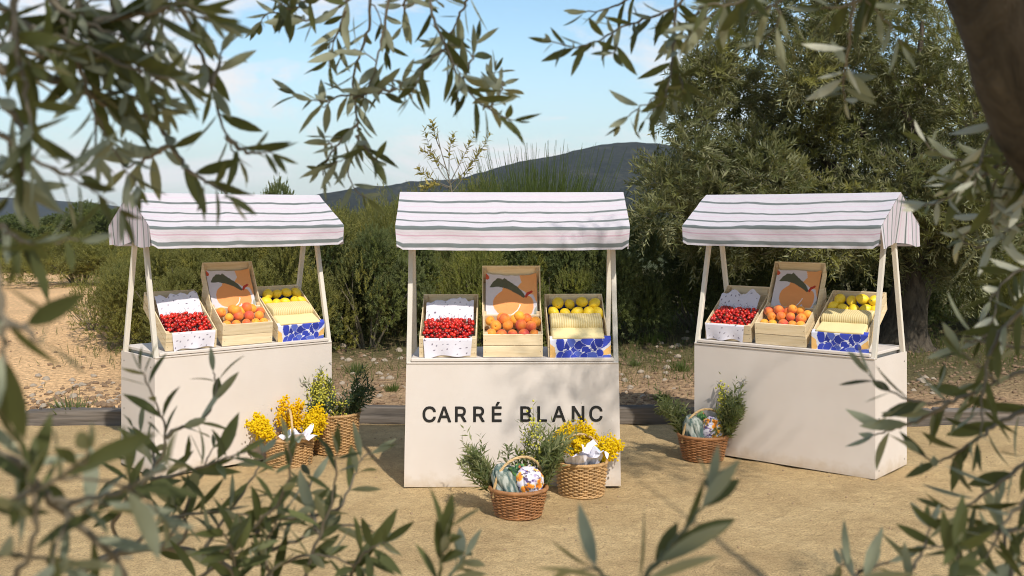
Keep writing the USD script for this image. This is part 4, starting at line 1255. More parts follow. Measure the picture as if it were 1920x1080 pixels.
def green_leaf(p, seed):
    col = np.ones((len(p), 3)) * np.array([0.055, 0.12, 0.06])
    a = lumps(p, 4.0, seed, 2)
    col[a > 0.55] = (0.10, 0.24, 0.07)
    col[a > 0.66] = (0.24, 0.38, 0.14)
    col[a < 0.40] = (0.02, 0.05, 0.04)
    b = lumps(p, 5.0, seed + 4, 2)
    col[b > 0.70] = (0.42, 0.12, 0.05)
    return col


def floral(p, seed):
    col = np.ones((len(p), 3)) * np.array([0.62, 0.58, 0.63])
    a, b, c_ = lumps(p, 3.0, seed, 2), lumps(p * np.array([1, 1, 2.2]), 3.2, seed + 3, 2), lumps(p, 7, seed + 6, 2)
    col[b > 0.60] = (0.42, 0.34, 0.50)
    col[b > 0.67] = (0.085, 0.06, 0.15)
    col[a > 0.56] = (0.76, 0.44, 0.08)
    col[a > 0.64] = (0.70, 0.22, 0.03)
    col[(c_ > 0.68)] = (0.12, 0.09, 0.10)
    return col


def white(p, seed):
    col = np.ones((len(p), 3)) * np.array([0.72, 0.69, 0.74])
    a = lumps(p, 1.3, seed, 1)
    col[a > 0.66] = (0.52, 0.68, 0.72)
    return col


for key, where in (('cp', 'basket nearest the camera'), ('rp', 'basket before the right stall')):
    loc, rt, rb, hh = BASKETS[key]
    sd = 0 if key == 'cp' else 3
    bundle('grey_leaf_cloth', f'grey green leaf print cloth bunched in the {where}', loc, (-0.064, -0.025, hh + 0.015), (0.080, 0.085, 0.150), 11 + sd, grey_leaf, rough=0.18, rot=0.28, folds=5)
    gathered('green_leaf_cloth', f'dark green leaf print cloth tucked mid way in the {where}', loc, (0.010, -0.005, hh - 0.05), 0.070, 0.205, 12 + sd, green_leaf, 5)
    bundle('floral_cloth', f'white cloth with orange and purple flowers in the {where}', loc, (0.058, -0.036, hh + 0.040), (0.082, 0.072, 0.105), 13 + sd, floral, rough=0.22, rot=-0.22, folds=7)
loc, rt, rb, hh = BASKETS['cm']
gathered('white_cloth', 'crumpled white cloth in the basket by the lettered panel', loc, (-0.030, -0.060, hh - 0.05), 0.098, 0.150, 21, white, 5, (0, -0.02))
gathered('white_cloth', 'white cloth with a pale blue corner standing up in the basket by the lettered panel', loc, (0.058, -0.035, hh - 0.05), 0.080, 0.225, 24, white, 4, (0.02, -0.01))
loc, rt, rb, hh = BASKETS['ls']
gathered('white_cloth', 'crumpled white cloth spilling over the small basket before the left stall', loc, (0.050, -0.070, hh - 0.04), 0.105, 0.140, 27, white, 5, (0.03, -0.03))

# ------------------------------------------------------------------ background shrubs
def needle_bush(seed, n_shoot, H, R, leaf, wid, shoot, per, droop=0.0, up=0.6, core=True):
    """vertices, faces of upright leafy shoots all through a rounded bush"""
    rng = np.random.default_rng(seed)
    out, tw = [], []
    # lobes give the bush an uneven outline
    nl = 26
    lob = np.stack([rng.uniform(-0.75, 0.75, nl) * R, rng.uniform(-0.75, 0.75, nl) * R, rng.uniform(0.18, 0.80, nl) * H], -1)
    lr = rng.uniform(0.15, 0.36, nl) * R * (1.15 - 0.4 * lob[:, 2] / H)
    lob[:, :2] *= (1.15 - 0.55 * (lob[:, 2] / H) ** 2)[:, None]
    k = rng.integers(0, nl, n_shoot)
    d = rng.normal(0, 1, (n_shoot, 3))
    d[:, 2] = d[:, 2] * 0.7 + 0.35
    d /= np.linalg.norm(d, axis=1, keepdims=True)
    pos = lob[k] + d * (lr[k] * rng.uniform(0.55, 1.05, n_shoot) ** 0.5)[:, None]
    pos[:, 2] = np.maximum(pos[:, 2], 0.03)
    ax = d * (1 - up) + np.array([0, 0, up]) + rng.normal(0, 0.18, (n_shoot, 3))
    ax /= np.linalg.norm(ax, axis=1, keepdims=True)
    ln = shoot * rng.uniform(0.5, 1.3, n_shoot)
    t = np.tile(np.linspace(0.0, 1, per), n_shoot)
    rep = np.repeat(np.arange(n_shoot), per)
    a = np.tile(np.arange(per) * 2.399, n_shoot) + np.repeat(rng.uniform(0, 6.3, n_shoot), per)
    u = np.cross(ax, [0.3, 0.9, 0.2])
    u /= np.linalg.norm(u, axis=1, keepdims=True)
    w = np.cross(ax, u)
    o = np.cos(a)[:, None] * u[rep] + np.sin(a)[:, None] * w[rep]
    bend = np.array([0, 0, -droop])
    P = pos[rep] + ax[rep] * (t * ln[rep])[:, None] + bend * (t ** 2 * ln[rep])[:, None]
    spread = rng.uniform(0.45, 1.0, len(t))[:, None]
    dd = ax[rep] * np.cos(spread) + o * np.sin(spread)
    nn = ax[rep] * np.sin(spread) - o * np.cos(spread) + rng.normal(0, 0.3, (len(t), 3))
    v, f = blade(wid)
    s = leaf * rng.uniform(0.65, 1.2, len(t)) * (1 - 0.4 * t ** 2)
    return bake(v, f, frames(dd, nn, P, s))


def stems(seed, H, R, n=9):
    rng = np.random.default_rng(seed)
    ms = []
    for i in range(n):
        a = rng.uniform(0, 2 * PI)
        e = np.array([math.cos(a) * R * rng.uniform(0.2, 0.7), math.sin(a) * R * rng.uniform(0.2, 0.7), H * rng.uniform(0.5, 0.8)])
        ms.append(tube(spline([(0.05 * math.cos(a), 0.05 * math.sin(a), -0.05), e * 0.5 + rng.normal(0, 0.05, 3), e], 7), np.linspace(0.018, 0.005, 7), 5))
    return ms


SHRUB = {}


def shrub(kind, label, px, depth, top_py, width, rz=0.0, base=None, group='shrubs behind the stalls'):
    """kind: prototype; the top of the shrub stands at pixel row top_py"""
    x, y = (px - 960) / F * depth, depth
    z = float(soil_z(np.array([x]), np.array([y]))[0]) - 0.03 if base is None else base
    Ht = HC - (top_py - HY) / F * depth - z
    if kind not in SHRUB:
        kw = SHRUB_KINDS[kind]
        o = thing('shrub', label, 'shrub', (x, y, z), 0, group, rot=(0, 0, rz), scale=(width / 2, width / 2, Ht))
        for m in stems(kw['seed'], 1.0, 1.0):
            part('stem', m, M['twig'], o, smooth=True)
        v, f = needle_bush(kw['seed'], kw['n'], 0.94, 0.95, kw['leaf'], kw['wid'], kw['shoot'], kw['per'], up=kw.get('up', 0.6), droop=kw.get('droop', 0.0))
        part('foliage', trimesh.Trimesh(v, f, process=False), M[kw['mat']], o)
        SHRUB[kind] = o
        return o
    return copy_of(SHRUB[kind], label, (x, y, z), (0, 0, rz), (width / 2, width / 2, Ht), group)


SHRUB_KINDS = {
    'rosemary': dict(seed=301, n=6500, leaf=0.030, wid=0.38, shoot=0.09, per=15, mat='shrub_a', up=0.40),
    'dark': dict(seed=302, n=5600, leaf=0.036, wid=0.42, shoot=0.07, per=15, mat='shrub_b', up=0.22),
    'bright': dict(seed=303, n=5400, leaf=0.034, wid=0.36, shoot=0.10, per=15, mat='shrub_c', up=0.40),
    'loose': dict(seed=304, n=2400, leaf=0.058, wid=0.17, shoot=0.26, per=22, mat='shrub_a', up=0.5, droop=0.2),
}
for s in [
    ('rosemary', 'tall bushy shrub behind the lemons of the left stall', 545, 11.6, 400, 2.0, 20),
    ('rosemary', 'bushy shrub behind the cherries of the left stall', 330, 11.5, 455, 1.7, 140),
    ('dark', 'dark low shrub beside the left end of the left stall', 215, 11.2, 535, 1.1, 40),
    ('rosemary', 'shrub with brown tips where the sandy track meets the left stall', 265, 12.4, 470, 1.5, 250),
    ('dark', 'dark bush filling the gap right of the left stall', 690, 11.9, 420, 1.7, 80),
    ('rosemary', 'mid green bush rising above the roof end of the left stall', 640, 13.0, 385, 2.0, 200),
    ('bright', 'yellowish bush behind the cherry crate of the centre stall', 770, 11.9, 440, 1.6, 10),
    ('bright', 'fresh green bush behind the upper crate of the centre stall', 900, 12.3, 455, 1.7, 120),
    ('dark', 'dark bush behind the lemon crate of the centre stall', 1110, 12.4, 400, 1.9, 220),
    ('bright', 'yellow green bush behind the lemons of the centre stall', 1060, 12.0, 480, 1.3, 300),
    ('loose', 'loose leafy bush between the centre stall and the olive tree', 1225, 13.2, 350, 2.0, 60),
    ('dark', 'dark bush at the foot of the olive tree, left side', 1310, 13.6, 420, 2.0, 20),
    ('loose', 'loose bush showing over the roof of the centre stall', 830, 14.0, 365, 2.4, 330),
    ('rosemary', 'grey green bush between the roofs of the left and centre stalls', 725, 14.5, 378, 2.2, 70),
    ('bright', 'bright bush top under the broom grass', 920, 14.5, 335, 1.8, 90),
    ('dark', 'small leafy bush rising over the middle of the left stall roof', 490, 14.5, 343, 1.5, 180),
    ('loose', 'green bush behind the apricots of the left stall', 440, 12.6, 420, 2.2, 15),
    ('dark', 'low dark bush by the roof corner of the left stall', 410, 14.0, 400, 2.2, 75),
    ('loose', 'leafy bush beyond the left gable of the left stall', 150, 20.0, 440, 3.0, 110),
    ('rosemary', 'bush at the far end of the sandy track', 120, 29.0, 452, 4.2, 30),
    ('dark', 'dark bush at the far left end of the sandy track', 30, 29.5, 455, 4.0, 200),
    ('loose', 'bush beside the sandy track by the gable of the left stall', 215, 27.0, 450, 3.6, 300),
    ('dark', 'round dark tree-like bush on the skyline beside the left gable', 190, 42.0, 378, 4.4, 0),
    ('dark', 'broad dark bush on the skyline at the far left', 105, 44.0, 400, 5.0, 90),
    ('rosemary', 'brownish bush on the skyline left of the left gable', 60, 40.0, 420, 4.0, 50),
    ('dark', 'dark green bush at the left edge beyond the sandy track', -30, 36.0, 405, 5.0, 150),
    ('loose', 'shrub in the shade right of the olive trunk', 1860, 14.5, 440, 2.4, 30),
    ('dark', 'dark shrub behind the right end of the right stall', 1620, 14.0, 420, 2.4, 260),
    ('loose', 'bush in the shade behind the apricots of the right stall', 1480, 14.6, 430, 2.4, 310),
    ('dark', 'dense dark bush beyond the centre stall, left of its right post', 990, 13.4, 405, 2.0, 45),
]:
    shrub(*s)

# tall broom grass and the golden sapling on the skyline
rng = np.random.default_rng(410)
bp = at(1010, 520, 13.6)
bp[2] = float(soil_z(np.array([bp[0]]), np.array([bp[1]]))[0])
bg = thing('broom_plant', 'tall green broom with fine upright stems over the centre stall roof', 'broom plant', bp)
ms = []
for i in range(2600):
    bx, by = rng.normal(0, 0.34, 2)
    H = rng.uniform(1.35, 2.10) * (1 - 0.12 * (bx / 0.5) ** 2)
    if rng.random() < 0.06:
        H = rng.uniform(2.1, 2.4)
    lean = np.array([bx * 0.9 + rng.normal(0, 0.10), by * 0.6 + rng.normal(0, 0.08)])
    p = spline([(bx, by, 0), (bx + lean[0] * 0.35, by + lean[1] * 0.35, H * 0.55), (bx + lean[0], by + lean[1], H)], 6)
    ms.append(tube(p, np.linspace(0.0055, 0.0018, 6), 3, cap=False))
part('stem', cat_meshes(ms), M['grass'], bg, smooth=True, kind='stuff')
crown = [sprig_leaves(rng, spline([(x, y, z), (x * 1.2, y * 1.2, z + 0.12), (x * 1.35, y * 1.35, z + 0.26)], 5), 0.05, 0.07, 14, 0.5) for x, y, z in zip(rng.normal(0, .42, 420), rng.normal(0, .35, 420), rng.uniform(0.3, 1.75, 420))]
part('foliage', cat_meshes(crown), M['grass'], bg)

sb = at(855, 520, 13.2)
sb[2] = 0.2
sap = thing('sapling', 'thin golden leaved sapling against the sky over the centre stall', 'sapling', sb)
zpx = lambda py: HC - (py - HY) / F * 13.2 - 0.2
xpx = lambda px: (px - 855) / F * 13.2
trk = spline([(0, 0, 0), (xpx(848), 0, zpx(372)), (xpx(842), 0.0, zpx(335)), (xpx(826), 0.02, zpx(280)), (xpx(820), 0.02, zpx(240))], 16)
part('trunk', tube(trk, np.linspace(0.016, 0.004, 16), 6), M['twig'], sap, smooth=True)
for (a, b, c) in [((847, 350), (815, 300), (795, 240)), ((845, 340), (870, 290), (893, 240)), ((846, 345), (890, 300), (918, 252)), ((842, 330), (845, 270), (850, 250)), ((840, 320), (805, 290), (790, 282)), ((846, 352), (800, 330), (785, 318)), ((826, 280), (815, 250), (812, 228)), ((848, 360), (870, 330), (900, 275)), ((846, 356), (812, 345), (790, 352))]:
    yy = rng.uniform(-0.15, 0.15)
    p = spline([(xpx(a[0]), 0, zpx(a[1])), (xpx(b[0]), yy * 0.6, zpx(b[1])), (xpx(c[0]), yy, zpx(c[1]))], 9)
    br = part('branch', tube(p, np.linspace(0.007, 0.0015, 9), 5), M['twig'], sap, smooth=True)
    part('leaf_spray', cat_meshes([sprig_leaves(rng, p, 0.12, 0.36, 20, 1.1, 0.3), sprig_leaves(rng, p + rng.normal(0, 0.01, 3), 0.10, 0.34, 14, 1.3, 0.55)]), M['gold_leaf'], br)

# dry brown stalks by the sandy track
db = at(178, 660, 12.6)
db[2] = 0.22
ds = thing('dry_shrub', 'bare brown dried stalks at the edge of the sandy track', 'shrub', db)
for i in range(22):
    e = np.array([rng.uniform(-0.42, 0.25), rng.uniform(-0.15, 0.15), rng.uniform(0.25, 0.55)])
    p = spline([(rng.uniform(0, 0.25), 0, 0), e * 0.5 + rng.normal(0, 0.03, 3), e], 6)
    st = part('stalk', tube(p, np.linspace(0.006, 0.003, 6), 5), M['twig'], ds, smooth=True)
    if i % 2 == 0:
        part('seed_head', cat_meshes([sprig_leaves(rng, p, 0.03, 0.3, 14, 0.8, 0.6)]), M['dry_grass'], st)

# ------------------------------------------------------------------ the big olive tree behind the right stall
rng = np.random.default_rng(500)
TX, TY = 4.30, 11.7
tz = float(soil_z(np.array([TX]), np.array([TY]))[0])
ol = thing('olive_tree', 'big silvery olive tree shading the ground behind the right stall', 'olive tree', (TX, TY, tz))
tp = spline([(0.02, 0, -0.12), (0.0, 0.02, 0.25), (0.10, 0.0, 0.75), (0.16, 0.05, 1.25)], 26)
tr = tube(tp, np.interp(np.linspace(0, 1, 26), [0, 0.12, 0.35, 0.75, 1], [0.42, 0.29, 0.23, 0.21, 0.17]), 28)
v = np.array(tr.vertices)
dirs = v - np.array([0.06, 0.02, 0]) * 1.0
dirs[:, 2] = 0
n = meshkit.fbm(v * np.array([7, 7, 2.2]), 4, 12) - 0.5
v += dirs * (n * 0.75)[:, None]
part('trunk', trimesh.Trimesh(v, tr.faces, process=False), M['olive_bark'], ol, smooth=True)
limb_ends = []
for e, m_ in [((-1.5, -0.2, 2.4), (-0.6, 0.0, 1.9)), ((-0.9, 0.4, 3.3), (-0.3, 0.2, 2.2)), ((0.2, 0.0, 3.6), (0.15, 0.0, 2.3)), ((1.2, 0.3, 3.2), (0.6, 0.1, 2.2)), ((1.5, -0.4, 2.2), (0.8, -0.2, 1.8)), ((-1.9, 0.3, 1.6), (-0.9, 0.2, 1.5)), ((-0.4, -1.0, 2.6), (0.0, -0.5, 1.9)), ((0.8, -1.0, 2.9), (0.4, -0.5, 2.0))]:
    p = spline([(0.13, 0.03, 1.05), m_, e], 12) + np.r_[np.zeros((1, 3)), rng.normal(0, 0.02, (11, 3))]
    part('limb', tube(p, np.linspace(0.10, 0.022, 12), 9), M['olive_bark'], ol, smooth=True)
    limb_ends.append(e)
# crown: leaf sprigs on clumps that fill an uneven volume
cl = []
px_outline = [(1300, 225, 60), (1330, 150, 60), (1350, 90, 60), (1420, 50, 70), (1500, 20, 70), (1600, 20, 80), (1700, 40, 80), (1790, 100, 80), (1820, 200, 80), (1800, 320, 80),
              (1310, 300, 55), (1270, 350, 55), (1240, 400, 55), (1330, 380, 70), (1400, 300, 90), (1400, 180, 80), (1500, 120, 90), (1600, 130, 90), (1700, 160, 90), (1500, 240, 100), (1610, 250, 100),
              (1710, 270, 100), (1420, 410, 80), (1510, 370, 90), (1600, 370, 90), (1700, 380, 90), (1780, 420, 80), (1850, 380, 80), (1480, 450, 60), (1560, 450, 60), (1650, 455, 60), (1740, 480, 60), (1800, 500, 50),
              (1310, 440, 55), (1380, 460, 55), (1880, 300, 80), (1890, 180, 80), (1900, 80, 90), (1700, -40, 90), (1550, -50, 90), (1420, -20, 60), (1230, 330, 30), (1850, 480, 55), (1950, 420, 80), (1380, 20, 45), (1350, 340, 60), (1460, 330, 80)]
for (cx_, cy_, r_) in px_outline:
    for rep in range(2 if cy_ < 110 else 4):
        dep = TY + rng.uniform(-1.25, 1.1)
        q = at(cx_ + rng.normal(0, 14), cy_ + rng.normal(0, 14), dep) - np.array([TX, TY, tz])
        cl.append((q, r_ / F * dep * rng.uniform(0.45, 0.80)))
cl = [(q, r) for q, r in cl if q[2] > 0.65]
sp_pos, sp_dir = [], []
for q, r in cl:
    m_ = int(110 * (r / 0.4) ** 1.6)
    d = rng.normal(0, 1, (m_, 3))
    d /= np.linalg.norm(d, axis=1, keepdims=True)
    rr = r * rng.uniform(0.25, 1.0, m_) ** 0.6
    sp_pos.append(q + d * rr[:, None])
    sp_dir.append(d * 0.6 + rng.normal(0, 0.5, (m_, 3)) + np.array([0, 0, 0.30]))
sp_pos, sp_dir = np.vstack(sp_pos), np.vstack(sp_dir)
sp_dir /= np.linalg.norm(sp_dir, axis=1, keepdims=True)
ns, per = len(sp_pos), 20
rep = np.repeat(np.arange(ns), per)
t = np.tile(np.linspace(0.05, 1, per), ns)
ln = rng.uniform(0.14, 0.30, ns)
a = np.tile(np.arange(per) * PI + (np.arange(per) // 2) * PI / 2, ns) + np.repeat(rng.uniform(0, 6.3, ns), per)
u = np.cross(sp_dir, [0.31, 0.21, 0.93])
u /= np.linalg.norm(u, axis=1, keepdims=True)
w = np.cross(sp_dir, u)
o = np.cos(a)[:, None] * u[rep] + np.sin(a)[:, None] * w[rep]
P = sp_pos[rep] + sp_dir[rep] * (t * ln[rep])[:, None]
P[:, 2] -= 0.06 * t ** 2
spread = rng.uniform(0.55, 1.05, len(t))[:, None]
dd = sp_dir[rep] * np.cos(spread) + o * np.sin(spread)
nn = sp_dir[rep] * np.sin(spread) - o * np.cos(spread) + np.array([0, 0, 0.5]) + rng.normal(0, 0.35, (len(t), 3))
v, f = blade(0.23)
v, f = bake(v, f, frames(dd, nn, P, 0.080 * rng.uniform(0.7, 1.2, len(t))))
part('crown', trimesh.Trimesh(v, f, process=False), M['crown'], ol)
tw = [tube(np.array([sp_pos[i], sp_pos[i] + sp_dir[i] * ln[i]]), 0.0022, 3, cap=False) for i in range(0, ns, 3)]
part('twig', cat_meshes(tw), M['twig'], ol, kind='stuff')

# ------------------------------------------------------------------ grass, rubble and stones on the bank
rng = np.random.default_rng(600)
n = 36000
gx, gy = rng.uniform(-6, 7.5, n), rng.uniform(8.9, 16, n)
dens = sstep(0.45, 0.66, meshkit.fbm(np.stack([gx * 0.9, gy * 0.9, 0 * gx], -1), 3, 61) + 0.05 * (gy - 10.5)) * sstep(-0.6, 0.6, gx + 0.40 * gy - 0.1)
keep = rng.random(n) < dens * 0.9 + 0.02
gx, gy = gx[keep], gy[keep]
gz = soil_z(gx, gy)
L = rng.uniform(0.05, 0.17, len(gx)) * (0.6 + 0.05 * (gy - 8))
d = np.stack([rng.normal(0, 0.35, len(gx)), rng.normal(0, 0.35, len(gx)), np.ones(len(gx))], -1)
v, f = blade(0.055)
half = rng.random(len(gx)) < 0.62
for nm, sel, mt, lb in (('grass', half, 'grass', 'thin green grass scattered over the bank'), ('dry_grass', ~half, 'dry_grass', 'dry straw coloured grass scattered over the bank')):
    vv, ff = bake(v, f, frames(d[sel], np.stack([rng.normal(0, 1, sel.sum()), -np.ones(sel.sum()), np.zeros(sel.sum())], -1), np.stack([gx[sel], gy[sel], gz[sel] - 0.005], -1), L[sel]))
    solo(nm, trimesh.Trimesh(vv, ff, process=False), M[mt], lb, nm.replace('_', ' '), kind='stuff')

# tufts one can tell apart
tuft_src = None
for i, (px, py, dep_s, lb) in enumerate([(1222, 660, 0.16, 'grass tuft on the bank midway between the centre and right stalls'), (1275, 700, 0.13, 'grass tuft on the bank beside the right stall'), (410, 0, 0, ''), (138, 760, 0.20, 'grass tuft behind the left timber'),
                                   (1190, 690, 0.10, 'small grass tuft on the bank beside the centre stall'), (668, 700, 0.14, 'grass tuft on the bank above the tall basket'), (1240, 748, 0.10, 'grass tuft close behind the timber by the right stall'), (735, 728, 0.10, 'small grass tuft beside the left edge of the centre stall')]):
    if not lb:
        continue
    dep = F * (HC - 0.13) / (py - HY)
    q = at(px, py, dep)
    q[2] = float(soil_z(np.array([q[0]]), np.array([q[1]]))[0]) - 0.005
    if tuft_src is None:
        tuft_src = thing('grass_tuft', lb, 'grass tuft', q, 0, 'grass tufts on the bank', rot=(0, 0, 0), scale=dep_s)
        nb = 110
        base = rng.normal(0, 0.25, (nb, 2))
        dd = np.stack([base[:, 0] * 1.3 + rng.normal(0, 0.25, nb), base[:, 1] * 1.3 + rng.normal(0, 0.25, nb), np.ones(nb)], -1)
        vv, ff = bake(v, f, frames(dd, np.stack([rng.normal(0, 1, nb), -np.ones(nb), 0 * base[:, 0]], -1), np.c_[base, np.zeros(nb)], rng.uniform(0.5, 1.1, nb)))
        part('blades', trimesh.Trimesh(vv, ff, process=False), M['grass'], tuft_src)
    else:
        copy_of(tuft_src, lb, q, (0, 0, 57 * i), dep_s)

ico = trimesh.creation.icosphere(1, 1.0)
n = 9500
rx, ry = rng.uniform(-6.5, 7, n), 8.68 + 4.3 * rng.random(n) ** 1.5
keep = rng.random(n) < (0.30 + 0.9 * sstep(0.40, 0.60, meshkit.fbm(np.stack([rx * 1.1, ry * 1.1, 0 * rx], -1), 3, 63))) * (1 - 0.75 * sstep(10.5, 12.5, ry)) * (1 - 0.93 * sstep(-3.2, -4.2, rx) * sstep(9.1, 9.7, ry))
rx, ry = rx[keep], ry[keep]
rz_ = soil_z(rx, ry)
Ms = []
for x, y, z in zip(rx, ry, rz_):
    s = 0.010 + 0.022 * rng.random() ** 2.5
    m = trimesh.transformations.euler_matrix(*rng.uniform(0, 6.28, 3))
    m[:3, :3] = np.diag([1, 1, 0.65]) @ m[:3, :3] @ np.diag(s * rng.uniform(0.6, 1.3, 3))
    m[:3, 3] = (x, y, z + s * 0.15)
    Ms.append(m)
v0 = np.array(ico.vertices)
v0 = v0 * (1 + 0.35 * (meshkit.fbm(v0 * 2.1, 2, 5) - 0.5))[:, None]
vv, ff = bake(v0, ico.faces, np.array(Ms))
solo('rubble', trimesh.Trimesh(vv, ff, process=False), M['rubble'], 'small rubble strewn over the bank behind the timbers', 'rubble', kind='stuff', smooth=True)
# pebbles on the sand
n = 1500
px_, py_ = rng.uniform(-4.5, 4.5, n), 4.4 + 4.0 * rng.random(n)
Ms = []
for x, y in zip(px_, py_):
    s = 0.0025 + 0.006 * rng.random() ** 5
    m = T((x, y, float(sand_z(np.array(x), np.array(y))) + s * 0.2), *rng.uniform(0, 6.28, 3))
    m[:3, :3] *= s
    Ms.append(m)
vv, ff = bake(v0, ico.faces, np.array(Ms))
solo('gravel', trimesh.Trimesh(vv, ff, process=False), M['gravel'], 'fine loose gravel on the sand court', 'gravel', kind='stuff', smooth=True)

ss = trimesh.creation.icosphere(3, 1.0)
sv = np.array(ss.vertices)
sv = sv * (1 + 0.55 * (meshkit.fbm(sv * 1.2 + 3, 3, 9) - 0.5))[:, None] * np.array([1, 0.8, 0.6])
stone = None
spots = []
r2 = np.random.default_rng(610)
zones = [(60, 232, 706, 765, 34), (632, 756, 652, 750, 30), (1162, 1296, 640, 745, 26), (1700, 1760, 680, 745, 8), (15, 60, 730, 770, 5)]
for (x0, x1, y0, y1, cnt) in zones:
    for i in range(cnt):
        spots.append((r2.uniform(x0, x1), r2.uniform(y0, y1), r2.uniform(4, 9) * (1.25 if r2.random() < 0.2 else 0.85)))
for i, (px, py, rpx) in enumerate(spots):
    dep = F * (HC - 0.12) / (py - HY)
    q = at(px, py, dep)
    q[2] = float(soil_z(np.array([q[0]]), np.array([q[1]]))[0]) + rpx / F * dep * 0.15
    zone = 'left of the left stall' if px < 240 else 'between the left and centre stalls' if px < 760 else 'between the centre and right stalls' if px < 1300 else 'right of the right stall'
    lb, grp = f'pale stone lying on the bank {zone}', f'pale stones on the bank {zone}'
    s = rpx / F * dep
    rt_ = (r2.uniform(-15, 15), r2.uniform(-15, 15), r2.uniform(0, 360))
    if stone is None:
        stone = thing('stone', lb, 'stone', q, 0, grp, rot=rt_, scale=s)
        part('rock', trimesh.Trimesh(sv, ss.faces, process=False), M['stone'], stone, smooth=True)
    else:
        copy_of(stone, lb, q, rt_, s, grp)

# ------------------------------------------------------------------ the air between here and the hills
haze_mat = mat('pale_air', {'v': ('principled_volume', {'color': (0.80, 0.88, 1.0), 'density': 0.00009, 'anisotropy': 0.2})}, [], surface=None, volume='v.volume')
solo('haze', box(-3900, 3900, -120, 3600, -8, 170), haze_mat, 'thin pale haze over the hills', kind='stuff')

# ------------------------------------------------------------------ olive branches close to the camera
def olive_leaf(L, wd, fold, curl, twist):
    t = np.array([0.0, 0.06, 0.18, 0.36, 0.56, 0.76, 0.90, 1.0])
    wv = np.array([0.06, 0.12, 0.60, 0.95, 1.0, 0.72, 0.34, 0.02]) * wd / 2
    x = t * L
    z = curl * L * (t ** 2) - 0.3 * curl * L * t
    vs = []
    for i in range(len(t)):
        tw = twist * t[i]
        for s in (-1, 0, 1):
            y = s * wv[i]
            zz = z[i] + abs(s) * fold * wv[i]
            vs.append((x[i], y * math.cos(tw) - zz * 0, zz + y * math.sin(tw)))
    f = []
    for i in range(len(t) - 1):
        for s in (0, 1):
            a, b, c, d = i * 3 + s, (i + 1) * 3 + s, (i + 1) * 3 + s + 1, i * 3 + s + 1
            f += [[a, b, c], [a, c, d]]
    return np.array(vs), np.array(f)


def dirn(a):
    return a / max(np.linalg.norm(a), 1e-9)


def grow(o, base, pts, rng, leaf_len, r0=0.0028, r1=0.0010, start=0.08, gap=0.024, droop=0.0, mat_='twig', wid=0.215, side=1, flip=0.0, spread=(0.55, 1.15), tipleaf=True):
    """a stem through world points with pairs of leaves; the leaves are parts of o"""
    pts = np.array(pts, float)
    p = spline(pts, max(10, 5 * len(pts)))
    p = p + np.r_[np.zeros((1, 3)), rng.normal(0, 0.0012, (len(p) - 1, 3))]
    part('stem', tube(p - base, np.linspace(r0, r1, len(p)), 6), M[mat_], o, smooth=True)
    d = np.r_[0, np.cumsum(np.linalg.norm(np.diff(p, axis=0), axis=1))]
    s = d[-1] * start + rng.uniform(0, gap)
    k = rng.integers(0, 2)
    out = []
    while s < d[-1]:
        out.append((s, k))
        s += gap * 0.92 * rng.uniform(0.7, 1.35)
        k += 1
    for s, k in out:
        q = np.array([np.interp(s, d, p[:, j]) for j in range(3)])
        q2 = np.array([np.interp(min(s + 0.01, d[-1]), d, p[:, j]) for j in range(3)])
        q1 = np.array([np.interp(max(s - 0.01, 0), d, p[:, j]) for j in range(3)])
        tan = dirn(q2 - q1)
        u = dirn(np.cross(tan, [0.2, 0.95, 0.25]))
        w = np.cross(tan, u)
        a0 = k * PI / 2 + rng.normal(0, 0.5)
        for sd in (0, PI):
            if rng.random() < 0.13:
                continue
            a = a0 + sd + rng.normal(0, 0.25)
            outw = math.cos(a) * u + math.sin(a) * w
            ang = rng.uniform(*spread)
            dv = dirn(tan * math.cos(ang) + outw * math.sin(ang) + np.array([0, 0, -droop]))
            nv = dirn(tan * math.sin(ang) - outw * math.cos(ang) + rng.normal(0, 0.35, 3))
            taper = 1 - 0.35 * max(0, (s / d[-1] - 0.75) / 0.25)
            L = leaf_len * rng.uniform(0.72, 1.15) * taper
            place_leaf(o, base, q, dv, nv, L, wid, rng, flip)
    if tipleaf:
        tan = dirn(p[-1] - p[-3])
        for _ in range(2):
            place_leaf(o, base, p[-1], dirn(tan + rng.normal(0, 0.3, 3)), dirn(rng.normal(0, 1, 3)), leaf_len * rng.uniform(0.5, 0.75), wid, rng, flip)
    for _ in range(side):
        i = rng.integers(max(1, int(len(p) * start)), len(p) - 1)
        tan = dirn(p[i + 1] - p[i])
        dv = dirn(tan * 0.7 + rng.normal(0, 0.65, 3) + np.array([0, 0, -droop]))
        ln = rng.uniform(0.05, 0.10)
        grow(o, base, [p[i], p[i] + dv * ln * 0.5 + rng.normal(0, 0.006, 3), p[i] + dv * ln], rng, leaf_len * 0.9, 0.0014, 0.0008, 0.15, gap, droop, mat_, wid, 0, flip, spread)
    return p


_leaves, _more = {}, {}


def place_leaf(o, base, q, dv, nv, L, wid, rng, flip=0.0):
    pale = rng.random() < flip
    if pale:
        nv = dirn(np.array([rng.normal(0, 0.25), 0.8, rng.normal(-0.55, 0.25)]))
    v, f = olive_leaf(L, L * wid * rng.uniform(0.85, 1.2), rng.uniform(0.12, 0.4), rng.uniform(-0.18, 0.05), rng.normal(0, 0.35))
    m = frames(dv[None], nv[None], (q - base)[None], 1.0)[0]
    key = str(o.GetPath())
    _leaves[key] = _leaves.get(key, 0) + 1
    if _leaves[key] > 298:
        _more.setdefault(key, (o, []))[1].append((v @ m[:3, :3].T + m[:3, 3], f))
    else:
        part('leaf', trimesh.Trimesh(v @ m[:3, :3].T + m[:3, 3], f, process=False), M['olive_pale' if pale else 'olive'], o, smooth=True)


